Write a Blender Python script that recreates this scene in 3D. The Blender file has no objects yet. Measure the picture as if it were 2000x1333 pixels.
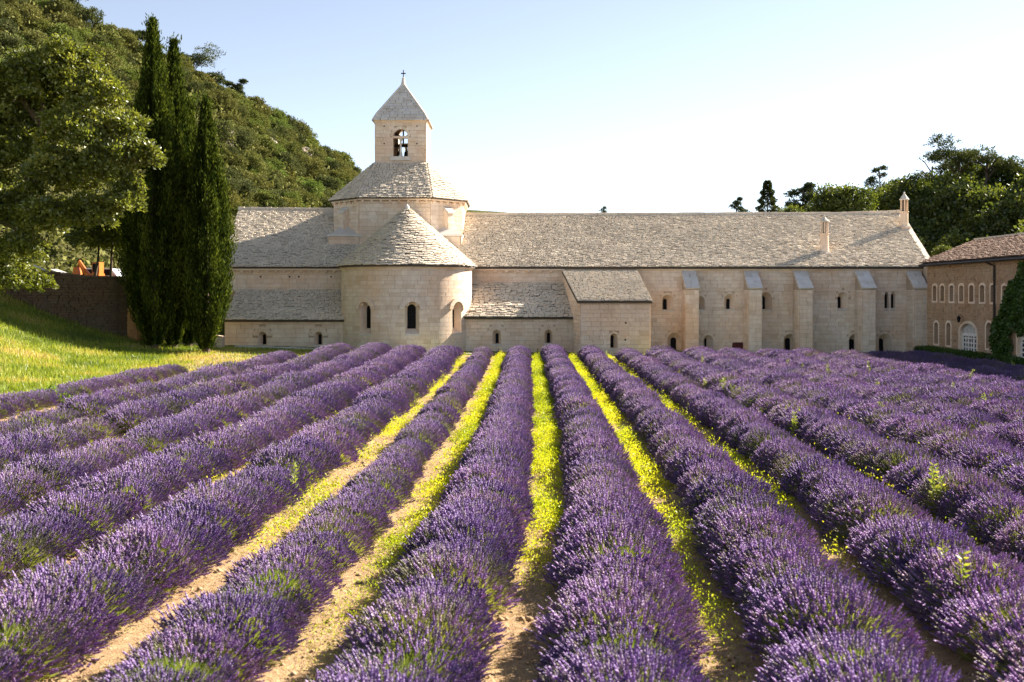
import bpy, bmesh, math, random
import numpy as np
from mathutils import Vector, Matrix
from mathutils.geometry import tessellate_polygon

random.seed(11)
R = np.random.default_rng(11)
rad = math.radians
D = bpy.data
SC = bpy.context.scene
COL = SC.collection

# ------------------------------------------------------------------ camera
CAMZ, HZ, F = 3.65, 577.0, 35.0 / 36.0 * 2000.0
cam_d = D.cameras.new("camera")
cam = D.objects.new("camera", cam_d)
COL.objects.link(cam)
cam_d.sensor_width = 36.0
cam_d.lens = 35.0
cam_d.shift_y = -(666.5 - HZ) / 2000.0
cam_d.clip_start, cam_d.clip_end = 0.1, 6000.0
cam.location = (0, 0, CAMZ)
cam.rotation_euler = (rad(90), 0, 0)
cam_d.dof.use_dof = True
cam_d.dof.focus_distance = 40.0
cam_d.dof.aperture_fstop = 1.9
SC.camera = cam

# ------------------------------------------------------------------ sky, sun, exposure
SUN_AZ, SUN_EL = 56.0, 33.0        # degrees from +Y towards +X, and above the horizon
world = D.worlds.new("World")
SC.world = world
world.use_nodes = True
wn = world.node_tree.nodes
wl = world.node_tree.links
bg = wn["Background"]
sky = wn.new("ShaderNodeTexSky")
sky.sky_type = 'NISHITA'
sky.sun_disc = False
sky.sun_elevation = rad(SUN_EL)
sky.sun_rotation = rad(SUN_AZ)
sky.air_density = 0.7
sky.dust_density = 0.1
sky.ozone_density = 1.0
hs = wn.new("ShaderNodeHueSaturation")
hs.inputs["Saturation"].default_value = 0.64
wl.new(sky.outputs[0], hs.inputs["Color"])
wl.new(hs.outputs[0], bg.inputs[0])
bg.inputs[1].default_value = 0.05
sd = D.lights.new("sun", 'SUN')
sd.energy = 5.0
sd.angle = rad(0.55)
sd.color = (1.0, 0.89, 0.75)
so = D.objects.new("sun", sd)
COL.objects.link(so)
S = Vector((math.sin(rad(SUN_AZ)) * math.cos(rad(SUN_EL)), math.cos(rad(SUN_AZ)) * math.cos(rad(SUN_EL)), math.sin(rad(SUN_EL))))
so.rotation_euler = S.to_track_quat('Z', 'Y').to_euler()
so.location = (60, 60, 60)
vs = SC.view_settings
vs.view_transform = 'Standard'
vs.look = 'None'
vs.exposure = 2.15
vs.gamma = 1.0
vs.use_curve_mapping = False
SC.render.engine = 'CYCLES'
cy = SC.cycles
cy.max_bounces = 6
cy.diffuse_bounces = 4
cy.glossy_bounces = 2
cy.transmission_bounces = 3
cy.transparent_max_bounces = 4
cy.use_denoising = True
cy.caustics_reflective = False
cy.caustics_refractive = False


def wx(px, Y): return (px - 1000.0) * Y / F
def wz(py, Y): return CAMZ + (HZ - py) * Y / F


# ------------------------------------------------------------------ materials
class NT:
    """small helper for node graphs"""
    def __init__(s, name):
        s.m = D.materials.new(name)
        s.m.use_nodes = True
        s.t = s.m.node_tree
        s.t.nodes.clear()
        s.out = s.n("OutputMaterial")

    def n(s, typ, **kw):
        x = s.t.nodes.new("ShaderNode" + typ)
        for k, v in kw.items():
            setattr(x, k, v)
        return x

    def l(s, a, b): s.t.links.new(a, b)

    def val(s, sock, v):
        if hasattr(v, "links"): s.l(v, sock)
        else: sock.default_value = v

    def math(s, op, a, b=0.0, clamp=False):
        x = s.n("Math", operation=op, use_clamp=clamp)
        s.val(x.inputs[0], a); s.val(x.inputs[1], b)
        return x.outputs[0]

    def noise(s, scale, detail=4, rough=0.6, vec=None, dist=0.0):
        x = s.n("TexNoise")
        x.inputs["Scale"].default_value = scale
        x.inputs["Detail"].default_value = detail
        x.inputs["Roughness"].default_value = rough
        x.inputs["Distortion"].default_value = dist
        if vec is not None: s.l(vec, x.inputs["Vector"])
        return x.outputs["Fac"]

    def pos(s, scale=None):
        g = s.n("NewGeometry")
        if scale is None: return g.outputs["Position"]
        m = s.n("Mapping"); m.inputs["Scale"].default_value = scale
        s.l(g.outputs["Position"], m.inputs["Vector"])
        return m.outputs["Vector"]

    def ramp(s, fac, stops):
        x = s.n("ValToRGB")
        e = x.color_ramp.elements
        while len(e) < len(stops): e.new(0.5)
        for i, (p, c) in enumerate(stops):
            e[i].position = p
            e[i].color = (c[0], c[1], c[2], 1) if not isinstance(c, (int, float)) else (c, c, c, 1)
        s.l(fac, x.inputs[0])
        return x.outputs[0]

    def mix(s, fac, a, b, mode='MIX'):
        x = s.n("Mix", data_type='RGBA', blend_type=mode)
        s.val(x.inputs[0], fac)
        for sock, v in ((x.inputs[6], a), (x.inputs[7], b)):
            if hasattr(v, "links"): s.l(v, sock)
            else: sock.default_value = (v[0], v[1], v[2], 1)
        return x.outputs[2]

    def rnd(s):
        """a random number per object and per loose piece"""
        a = s.n("ObjectInfo").outputs["Random"]
        b = s.n("NewGeometry").outputs["Random Per Island"]
        return s.math('FRACT', s.math('ADD', a, b))

    def attr(s, name):
        return s.n("Attribute", attribute_name=name).outputs["Fac"]

    def bump(s, h, strength=0.4, dist=0.02):
        x = s.n("Bump")
        x.inputs["Strength"].default_value = strength
        x.inputs["Distance"].default_value = dist
        s.l(h, x.inputs["Height"])
        return x.outputs[0]

    def principled(s, col, rough=0.85, normal=None, spec=0.25, metal=0.0):
        p = s.n("BsdfPrincipled")
        if hasattr(col, "links"): s.l(col, p.inputs["Base Color"])
        else: p.inputs["Base Color"].default_value = (*col, 1)
        s.val(p.inputs["Roughness"], rough)
        p.inputs["Specular IOR Level"].default_value = spec
        p.inputs["Metallic"].default_value = metal
        if normal is not None: s.l(normal, p.inputs["Normal"])
        s.l(p.outputs[0], s.out.inputs[0])
        return s.m

    def leaf(s, col, trans=0.35, gloss=0.04, rough=0.5, tcol=None):
        d = s.n("BsdfDiffuse"); t = s.n("BsdfTranslucent")
        s.l(col, d.inputs[0]); s.l(tcol if tcol is not None else col, t.inputs[0])
        m = s.n("MixShader"); m.inputs[0].default_value = trans
        s.l(d.outputs[0], m.inputs[1]); s.l(t.outputs[0], m.inputs[2])
        o = m.outputs[0]
        if gloss > 0:
            g = s.n("BsdfGlossy"); g.inputs["Roughness"].default_value = rough
            g.inputs["Color"].default_value = (1, 1, 1, 1)
            m2 = s.n("MixShader"); m2.inputs[0].default_value = gloss
            s.l(o, m2.inputs[1]); s.l(g.outputs[0], m2.inputs[2])
            o = m2.outputs[0]
        s.l(o, s.out.inputs[0])
        return s.m


def mat_stone(name, base, warm, dark, bump=0.5):
    k = NT(name)
    r = k.rnd()
    p = k.pos()
    big = k.noise(0.35, 5, 0.65, p)
    mid = k.noise(2.2, 5, 0.6, p)
    fine = k.noise(22, 4, 0.7, p)
    c = k.mix(k.ramp(big, [(0.42, 0), (0.60, 1)]), base, warm)
    c = k.mix(k.ramp(mid, [(0.42, 0), (0.75, 0.55)]), c, dark)
    c = k.mix(0.9, c, k.ramp(r, [(0.0, (.84, .80, .76)), (0.12, (.94, .91, .88)), (0.5, (1.0, 1.0, 1.0)), (0.75, (1.04, 1.04, 1.05)), (0.9, (.97, .97, 1.0)), (1.0, (0.95, .89, .82))]), 'MULTIPLY')
    streak = k.noise(1.0, 4, 0.6, k.pos((2.6, 2.6, 0.18)))
    c = k.mix(k.ramp(streak, [(0.52, 0), (0.74, 0.5)]), c, dark)
    c = k.mix(0.55, c, k.ramp(fine, [(0.3, (.78, .76, .74)), (0.6, (1.05, 1.05, 1.05))]), 'MULTIPLY')
    h = k.math('ADD', k.math('MULTIPLY', mid, 0.5), fine)
    return k.principled(c, 0.92, k.bump(h, bump, 0.03), 0.15)


def mat_tile(name, stops, lichen=None):
    k = NT(name)
    r = k.rnd()
    p = k.pos()
    big = k.noise(0.5, 4, 0.6, p)
    fine = k.noise(18, 4, 0.7, p)
    c = k.ramp(r, stops)
    c = k.mix(0.6, c, k.ramp(big, [(0.35, (.82, .80, .78)), (0.65, (1.08, 1.06, 1.03))]), 'MULTIPLY')
    c = k.mix(0.5, c, k.ramp(fine, [(0.3, (.72, .70, .68)), (0.65, (1.06, 1.05, 1.04))]), 'MULTIPLY')
    if lichen:
        c = k.mix(k.ramp(k.noise(3.0, 5, 0.7, p), [(0.62, 0), (0.75, 0.6)]), c, lichen)
    return k.principled(c, 0.9, k.bump(fine, 0.5, 0.02), 0.2)


def mat_plain(name, col, rough=0.7, metal=0.0, spec=0.3, var=0.25, scale=8.0):
    k = NT(name)
    f = k.noise(scale, 4, 0.6, k.pos())
    c = k.mix(1.0, col, k.ramp(f, [(0.3, (1 - var,) * 3), (0.7, (1 + var * .4,) * 3)]), 'MULTIPLY')
    return k.principled(c, rough, None, spec, metal)


def mat_leaf(name, stops, trans=0.35, gloss=0.03, objvar=0.25, tint=(1.25, 1.2, 0.55)):
    """foliage: colour by a number stored per leaf, a shift per plant, light through the blades"""
    k = NT(name)
    v = k.attr("v")
    c = k.ramp(v, stops)
    o = k.n("ObjectInfo").outputs["Random"]
    c = k.mix(1.0, c, k.ramp(o, [(0, (1 - objvar, 1 - objvar, 1 - objvar * .6)), (0.5, (1, 1, 1)), (1, (1 + objvar * .9, 1 + objvar * .5, 1 - objvar * .4))]), 'MULTIPLY')
    t = k.mix(1.0, c, tint, 'MULTIPLY')
    return k.leaf(c, trans, gloss, 0.45, t)


M = {}
M['stone'] = mat_stone("limestone", (.78, .68, .565), (.74, .57, .42), (.59, .46, .35))
M['stone_drum'] = M['stone']
M['mortar'] = mat_stone("mortar", (.50, .405, .315), (.48, .355, .25), (.38, .285, .21), 0.3)
M['pale'] = mat_stone("pale limestone", (.66, .63, .59), (.61, .57, .51), (.50, .47, .42))
M['rubble'] = mat_stone("rubble stone", (.44, .32, .215), (.40, .265, .165), (.28, .195, .13))
M['oldwall'] = mat_stone("old dry stone", (.12, .095, .07), (.13, .09, .06), (.055, .043, .032))  # old stone, darkened further so its colour carries the oak's shade
M['pierstone'] = mat_stone("ochre stone", (.46, .27, .13), (.48, .26, .11), (.34, .2, .1))
M['tile'] = mat_tile("stone roof slab", [(0, (.53, .47, .39)), (0.1, (.62, .555, .46)), (0.6, (.67, .605, .51)), (0.92, (.71, .645, .545)), (1.0, (.57, .50, .415))], (.44, .36, .22))
M['deck'] = mat_plain("roof bed", (.10, .085, .07), 0.95)
M['clay'] = mat_tile("clay tile", [(0, (.16, .105, .08)), (0.4, (.25, .17, .13)), (0.8, (.31, .215, .165)), (1.0, (.36, .27, .21))])
M['glass'] = NT("dark glass").principled((.012, .012, .014), 0.5, None, 0.04)
M['iron'] = mat_plain("black iron", (.02, .019, .018), 0.55, 0.6)
M['lead'] = mat_plain("dark metal pipe", (.045, .038, .033), 0.5, 0.5)
M['bronze'] = mat_plain("dark bronze", (.05, .042, .03), 0.45, 0.8)
M['wood'] = mat_plain("dark oak", (.045, .032, .022), 0.8)
M['reddoor'] = mat_plain("ox blood paint", (.085, .016, .016), 0.55)
M['white'] = mat_plain("white paint", (.72, .70, .66), 0.5)
M['orange'] = mat_plain("orange paint", (.55, .14, .02), 0.45)
M['carpaint'] = mat_plain("pale car paint", (.62, .66, .70), 0.25, 0.0, 0.5)
M['rubber'] = mat_plain("rubber", (.02, .02, .02), 0.8)
M['bark'] = mat_plain("bark", (.10, .075, .055), 0.95, 0, 0.1, 0.5, 14)
M['rock'] = mat_stone("grey rock", (.27, .24, .21), (.26, .21, .17), (.15, .13, .11))

LAV = {}
def lavmat():
    k = NT("lavender flower")
    v = k.attr("v")
    c = k.ramp(v, [(0.0, (.21, .235, .13)), (0.14, (.23, .22, .20)), (0.22, (.36, .31, .39)), (0.45, (.265, .18, .41)), (0.75, (.335, .24, .51)), (1.0, (.47, .385, .63))])
    o = k.n("ObjectInfo").outputs["Random"]
    c = k.mix(1.0, c, k.ramp(o, [(0, (.80, .80, .86)), (0.35, (1, 1, 1)), (0.7, (1.08, 1.05, 1.0)), (1, (1.22, 1.22, 1.08))]), 'MULTIPLY')
    M['spike'] = k.leaf(c, 0.46, 0.02, 0.5, k.mix(1.0, c, (1.25, .95, 1.05), 'MULTIPLY'))
lavmat()
M['stem'] = mat_leaf("lavender stem", [(0, (.17, .22, .07)), (0.5, (.28, .33, .11)), (1, (.42, .43, .21))], 0.42, 0.03, 0.15)
M['lavleaf'] = mat_leaf("lavender leaf", [(0, (.13, .175, .06)), (0.6, (.22, .27, .09)), (1, (.32, .35, .14))], 0.4, 0.02, 0.15)
M['tuft'] = mat_leaf("fresh lavender shoot", [(0, (.09, .16, .015)), (0.5, (.16, .27, .025)), (1, (.25, .36, .05))], 0.35, 0.0, 0.1)
M['weed'] = mat_leaf("yellow ground cover", [(0, (.20, .25, .02)), (0.3, (.33, .42, .02)), (0.7, (.52, .56, .018)), (1, (.64, .60, .04))], 0.45, 0.02, 0.05, (1.15, 1.1, .6))
M['tallweed'] = mat_leaf("tall weed", [(0, (.13, .20, .03)), (0.5, (.22, .28, .05)), (1, (.36, .36, .10))], 0.35, 0.02, 0.1)
M['straw'] = mat_leaf("dry straw", [(0, (.34, .25, .12)), (0.6, (.50, .38, .19)), (1, (.60, .48, .27))], 0.25, 0.02, 0.05, (1.05, 1, .8))
M['grass'] = mat_leaf("meadow grass", [(0, (.10, .15, .02)), (0.35, (.20, .265, .03)), (0.65, (.31, .335, .045)), (0.85, (.40, .33, .11)), (1, (.47, .38, .16))], 0.4, 0.02, 0.05)
M['oak'] = mat_leaf("oak leaf", [(0, (.055, .075, .014)), (0.4, (.105, .13, .022)), (0.8, (.185, .205, .04)), (1, (.28, .29, .09))], 0.42, 0.03, 0.1)
M['cypress'] = mat_leaf("cypress leaf", [(0, (.010, .019, .006)), (0.5, (.028, .046, .010)), (1, (.115, .145, .026))], 0.25, 0.0, 0.12)
M['scrub'] = mat_leaf("scrub leaf", [(0, (.05, .062, .02)), (0.5, (.125, .145, .046)), (1, (.22, .23, .085))], 0.18, 0.0, 0.42, (1.1, 1.1, .65))
def scrubmat():
    k = NT("scrub leaf")
    c = k.ramp(k.attr("v"), [(0, (.065, .075, .033)), (0.5, (.142, .155, .064)), (1, (.23, .235, .105))])
    o = k.n("ObjectInfo").outputs["Random"]
    c = k.mix(1.0, c, k.ramp(o, [(0, (.62, .66, .72)), (0.25, (.85, .88, .85)), (0.5, (1.1, 1.0, .85)), (0.72, (1.05, 1.1, .85)), (0.88, (.95, 1.2, .75)), (1, (1.3, 1.15, .9))]), 'MULTIPLY')
    M['scrub'] = k.leaf(c, 0.18, 0.0, 0.5, k.mix(1.0, c, (1.1, 1.1, .65), 'MULTIPLY'))
scrubmat()
M['broad'] = mat_leaf("broad leaf", [(0, (.026, .042, .009)), (0.5, (.064, .092, .018)), (1, (.14, .165, .034))], 0.4, 0.03, 0.3)
M['pine'] = mat_leaf("pine needle", [(0, (.025, .036, .016)), (0.5, (.05, .068, .026)), (1, (.085, .105, .04))], 0.25, 0.02, 0.2)
M['ivy'] = mat_leaf("ivy leaf", [(0, (.03, .065, .010)), (0.6, (.065, .125, .018)), (1, (.12, .19, .032))], 0.35, 0.03, 0.1)


# ------------------------------------------------------------------ mesh helpers
def raw_mesh(name, V, T, mats, mi=None, v=None, smooth=False):
    """triangles straight from arrays, with the per-vertex number v"""
    V = np.ascontiguousarray(V, np.float32); T = np.ascontiguousarray(T, np.int32)
    me = D.meshes.new(name)
    me.vertices.add(len(V)); me.vertices.foreach_set("co", V.ravel())
    me.loops.add(T.size); me.loops.foreach_set("vertex_index", T.ravel())
    me.polygons.add(len(T)); me.polygons.foreach_set("loop_start", np.arange(0, T.size, 3, dtype=np.int32))
    for m in mats: me.materials.append(M[m])
    if mi is not None: me.polygons.foreach_set("material_index", np.ascontiguousarray(mi, np.int32))
    if v is not None:
        a = me.attributes.new("v", 'FLOAT', 'POINT'); a.data.foreach_set("value", np.ascontiguousarray(v, np.float32))
    if smooth: me.polygons.foreach_set("use_smooth", np.ones(len(T), bool))
    me.update(calc_edges=True)
    return me


class Soup:
    """collects triangle batches"""
    def __init__(s): s.V, s.T, s.m, s.v, s.n = [], [], [], [], 0
    def add(s, V, T, m=0, v=0.5):
        V = np.asarray(V, float); T = np.asarray(T, int)
        s.V.append(V); s.T.append(T + s.n); s.n += len(V)
        s.m.append(np.full(len(T), m)); s.v.append(np.full(len(V), v) if np.isscalar(v) else np.asarray(v))
    def mesh(s, name, mats, smooth=False):
        return raw_mesh(name, np.concatenate(s.V), np.concatenate(s.T), mats, np.concatenate(s.m), np.concatenate(s.v), smooth)


def norm(a): return a / np.maximum(np.linalg.norm(a, axis=-1, keepdims=True), 1e-9)


def basis(d):
    d = norm(d)
    up = np.where(np.abs(d[:, 2:3]) < 0.9, np.array([[0, 0, 1.0]]), np.array([[1.0, 0, 0]]))
    a = norm(np.cross(up, d)); b = np.cross(d, a)
    return d, a, b


def leaves(soup, P, d, L, W, v, m=0, rng=R, fold=0.0):
    """one diamond blade per point: P base, d direction, L long, W wide, turned at random about its own length"""
    n = len(P)
    d, a, b = basis(d)
    t = rng.uniform(0, math.tau, n)[:, None]
    s = a * np.cos(t) + b * np.sin(t)
    L = np.broadcast_to(np.asarray(L, float), (n,))[:, None]; W = np.broadcast_to(np.asarray(W, float), (n,))[:, None]
    nn = np.cross(d, s)
    V = np.stack([P, P + d * L * .45 + s * W * .5 + nn * L * fold, P + d * L, P + d * L * .45 - s * W * .5 + nn * L * fold], 1).reshape(-1, 3)
    k = np.arange(n)[:, None] * 4
    T = np.concatenate([k + np.array([[0, 1, 2]]), k + np.array([[0, 2, 3]])])
    soup.add(V, T, m, np.repeat(np.broadcast_to(v, (n,)), 4))


def blades(soup, P0, P1, W, v, m=0, rng=R):
    """thin three-cornered blades from P0 to P1"""
    n = len(P0)
    d, a, b = basis(P1 - P0)
    t = rng.uniform(0, math.tau, n)[:, None]
    s = (a * np.cos(t) + b * np.sin(t)) * np.broadcast_to(np.asarray(W, float), (n,))[:, None] * .5
    V = np.stack([P0 - s, P0 + s, P1], 1).reshape(-1, 3)
    soup.add(V, np.arange(n * 3).reshape(-1, 3), m, np.repeat(np.broadcast_to(v, (n,)), 3))


def tube_soup(soup, pts, radii, m=0, v=0.5, seg=6):
    pts = np.asarray(pts, float); k = len(pts)
    dirs = np.gradient(pts, axis=0)
    _, a, b = basis(dirs)
    th = np.arange(seg) * math.tau / seg
    V = (pts[:, None] + (a[:, None] * np.cos(th)[None, :, None] + b[:, None] * np.sin(th)[None, :, None]) * np.asarray(radii)[:, None, None]).reshape(-1, 3)
    T = []
    for i in range(k - 1):
        for j in range(seg):
            p, q = i * seg + j, i * seg + (j + 1) % seg
            T += [(p, q, q + seg), (p, q + seg, p + seg)]
    for j in range(1, seg - 1):
        T.append((0, j + 1, j)); o = (k - 1) * seg; T.append((o, o + j, o + j + 1))
    soup.add(V, np.array(T), m, v)


class MB:
    """polygons for one mesh object"""
    def __init__(s): s.V, s.Fc = [], []
    def add(s, V, Fc):
        n = len(s.V); s.V += [tuple(p) for p in V]; s.Fc += [tuple(i + n for i in f) for f in Fc]; return s
    def quad(s, a, b, c, d): return s.add([a, b, c, d], [(0, 1, 2, 3)])
    def box(s, x0, x1, y0, y1, z0, z1):
        return s.add([(x0, y0, z0), (x1, y0, z0), (x1, y1, z0), (x0, y1, z0), (x0, y0, z1), (x1, y0, z1), (x1, y1, z1), (x0, y1, z1)],
                     [(0, 3, 2, 1), (4, 5, 6, 7), (0, 1, 5, 4), (1, 2, 6, 5), (2, 3, 7, 6), (3, 0, 4, 7)])
    def obox(s, fr, u0, u1, d0, d1, z0, z1):
        """box in a wall frame"""
        c = [fr.P(u, d, z) for z in (z0, z1) for (u, d) in ((u0, d1), (u1, d1), (u1, d0), (u0, d0))]
        return s.add(c, [(0, 3, 2, 1), (4, 5, 6, 7), (0, 1, 5, 4), (1, 2, 6, 5), (2, 3, 7, 6), (3, 0, 4, 7)])
    def prism(s, bot, top):
        n = len(bot)
        s.add(list(bot) + list(top), [tuple(range(n))[::-1], tuple(range(n, 2 * n))] + [(i, (i + 1) % n, n + (i + 1) % n, n + i) for i in range(n)])
        return s
    def lathe(s, c, prof, seg=12, ph=0.0):
        V = []
        for r, z in prof:
            V += [(c[0] + r * math.cos(ph + math.tau * k / seg), c[1] + r * math.sin(ph + math.tau * k / seg), c[2] + z) for k in range(seg)]
        Fc = [(i * seg + k, i * seg + (k + 1) % seg, (i + 1) * seg + (k + 1) % seg, (i + 1) * seg + k) for i in range(len(prof) - 1) for k in range(seg)]
        Fc += [tuple(range(seg))[::-1], tuple((len(prof) - 1) * seg + k for k in range(seg))]
        return s.add(V, Fc)
    def tube(s, pts, r, seg=8):
        so_ = Soup(); tube_soup(so_, pts, [r] * len(pts) if np.isscalar(r) else r, seg=seg)
        return s.add(so_.V[0], so_.T[0])
    def mesh(s, name, mat):
        me = D.meshes.new(name); me.from_pydata(s.V, [], s.Fc)
        me.materials.append(M[mat]); me.validate(); me.update()
        return me


def tag(o, label=None, cat=None, group=None, kind=None):
    if label: o["label"] = label
    if cat: o["category"] = cat
    if group: o["group"] = group
    if kind: o["kind"] = kind
    return o


def link(name, me, parent=None, loc=None):
    o = D.objects.new(name, me)
    COL.objects.link(o)
    if loc is not None: o.location = loc
    if parent is not None:
        o.parent = parent
        if parent.type == 'EMPTY' and loc is None:
            o.matrix_parent_inverse = Matrix.Translation(-Vector(parent.location))
    return o


def thing(name, label, cat, loc=(0, 0, 0), group=None):
    o = D.objects.new(name, None)
    o.empty_display_size = 0.3
    o.location = loc
    COL.objects.link(o)
    return tag(o, label, cat, group)


def smooth01(a, b, x):
    t = np.clip((x - a) / (b - a), 0, 1); return t * t * (3 - 2 * t)


# ------------------------------------------------------------------ the lie of the land
FOOT = -16.7                                     # foot of the grass bank
def wallY(X): return 55.0 + (X + 21.2) * 0.56    # the old wall's line
def gz(X, Y):
    X = np.asarray(X, float); Y = np.asarray(Y, float)
    z = 0.006 * np.clip(-2 - X, 0, 13) - 0.010 * np.clip(X - 8, 0, 17)
    z = z + smooth01(46, 58, Y) * np.interp(X, [-17, -9, 0, 8, 16], [.5, .3, .15, .1, 0])
    d = np.clip(FOOT - X, 0, 14)
    bank = 0.0352 * np.power(d, 2.0)
    bank = np.minimum(bank, 4.6)
    back = smooth01(-0.1, 0.5, (Y - wallY(X)) * 0.67) * (1 - smooth01(-21.9, -20.9, X))
    far = smooth01(58.0, 62.0, Y)
    side = bank * (1 - smooth01(57, 61, Y)) * (1 - back) + back * (4.0 - z)
    return z + side


def rowc(Y):
    """centre line of the gap between the two middle rows: the rows bend a little"""
    return np.interp(Y, [4, 8, 11, 16, 25, 40, 62], [-.42, -.05, .20, .54, .87, 1.14, 1.46])


def build_ground():
    xs = np.concatenate([[-4000, -1500, -500, -200, -110], np.linspace(-70, -32, 39), np.linspace(-31.5, 30, 200), np.linspace(31, 70, 40), [110, 200, 500, 1500, 4000]])
    ys = np.concatenate([[-400, -100, -30, -8], np.linspace(0, 66, 170), np.linspace(67, 120, 54), [160, 260, 600, 1500, 5000]])
    X, Y = np.meshgrid(xs, ys)
    Z = gz(X, Y)
    inner = (np.abs(X) < 60) & (Y > 0) & (Y < 70)
    Z = Z + np.where(inner, R.normal(0, .012, X.shape), 0)
    V = np.stack([X, Y, Z], -1).reshape(-1, 3)
    ny, nx = X.shape
    i = (np.arange(ny - 1)[:, None] * nx + np.arange(nx - 1)[None, :]).ravel()
    T = np.concatenate([np.stack([i, i + 1, i + nx + 1], 1), np.stack([i, i + nx + 1, i + nx], 1)])
    k = NT("field soil and grass")
    p = k.pos()
    sep = k.n("SeparateXYZ"); k.l(p, sep.inputs[0])
    n1 = k.noise(0.8, 5, 0.65, p); n2 = k.noise(9, 5, 0.7, p); n3 = k.noise(60, 3, 0.7, p)
    soil = k.ramp(n2, [(0.25, (.19, .12, .068)), (0.5, (.34, .225, .13)), (0.75, (.47, .335, .20))])
    soil = k.mix(k.ramp(n1, [(0.45, 0), (0.7, 0.6)]), soil, (.42, .31, .165))
    soil = k.mix(0.6, soil, k.ramp(n3, [(0.3, (.65, .62, .6)), (0.65, (1.1, 1.1, 1.1))]), 'MULTIPLY')
    gr = k.ramp(n2, [(0.25, (.10, .12, .025)), (0.55, (.17, .19, .04)), (0.8, (.28, .24, .09))])
    wob = k.math('MULTIPLY', k.math('SUBTRACT', n1, 0.5), 2.5)
    left = k.math('ADD', sep.outputs[0], wob)
    f1 = k.math('LESS_THAN', left, FOOT + 0.1)
    f2 = k.math('GREATER_THAN', k.math('ADD', sep.outputs[1], wob), 57.0)
    c = k.mix(k.math('MAXIMUM', f1, f2), soil, gr)
    M['ground'] = k.principled(c, 0.95, k.bump(k.math('ADD', n2, k.math('MULTIPLY', n3, .4)), 0.8, 0.06), 0.1)
    me = raw_mesh("ground", V, T, ['ground'], smooth=True)
    tag(link("ground", me), "sandy soil of the lavender field rising to a grass bank", None, None, "structure")


build_ground()


# ------------------------------------------------------------------ masonry and roofing
class Plane:
    def __init__(s, x, y, a=0.0): s.o, s.a = (x, y), a
    def P(s, u, d, z): return (s.o[0] + u * math.cos(s.a) + d * math.sin(s.a), s.o[1] + u * math.sin(s.a) - d * math.cos(s.a), z)
    def ang(s, u): return s.a
    cyl = None


class Cyl:
    def __init__(s, x, y, r): s.o, s.cyl = (x, y), r
    def P(s, u, d, z):
        t = u / s.cyl; r = s.cyl + d
        return (s.o[0] + r * math.sin(t), s.o[1] - r * math.cos(t), z)
    def ang(s, u): return u / s.cyl


def unit_blocks(prefix, mat, n=4, j=0.035, hump=False):
    """a few slightly irregular unit boxes that all the alike pieces share"""
    out = []
    for _ in range(n):
        if hump:
            c = [(-.5, -.15), (-.32, .32), (0, .5), (.32, .32), (.5, -.15)]
            V = [(x, y, z + random.uniform(-j, j)) for y in (-.5, .5) for (x, z) in c]
            Fc = [(k, k + 1, k + 6, k + 5) for k in range(4)] + [(0, 5, 9, 4), (4, 3, 2, 1, 0), (5, 6, 7, 8, 9)]
        else:
            V = [(x + random.uniform(-j, j), y + random.uniform(-j, j), z + random.uniform(-j, j)) for z in (-.5, .5) for (x, y) in ((-.5, -.5), (.5, -.5), (.5, .5), (-.5, .5))]
            Fc = [(0, 3, 2, 1), (4, 5, 6, 7), (0, 1, 5, 4), (1, 2, 6, 5), (2, 3, 7, 6), (3, 0, 4, 7)]
        me = D.meshes.new(prefix); me.from_pydata(V, [], Fc); me.materials.append(M[mat]); me.update()
        out.append(me)
    return out


UNIT = {}
def unit(kind, mat):
    if (kind, mat) not in UNIT:
        UNIT[(kind, mat)] = unit_blocks(kind, mat, 6 if mat in ('oldwall', 'rubble') else 4, .09 if mat in ('oldwall', 'rubble') else {'stone': .013, 'tile': .05, 'clay': .04}.get(kind, .03), kind == 'clay')
    return UNIT[(kind, mat)]


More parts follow.
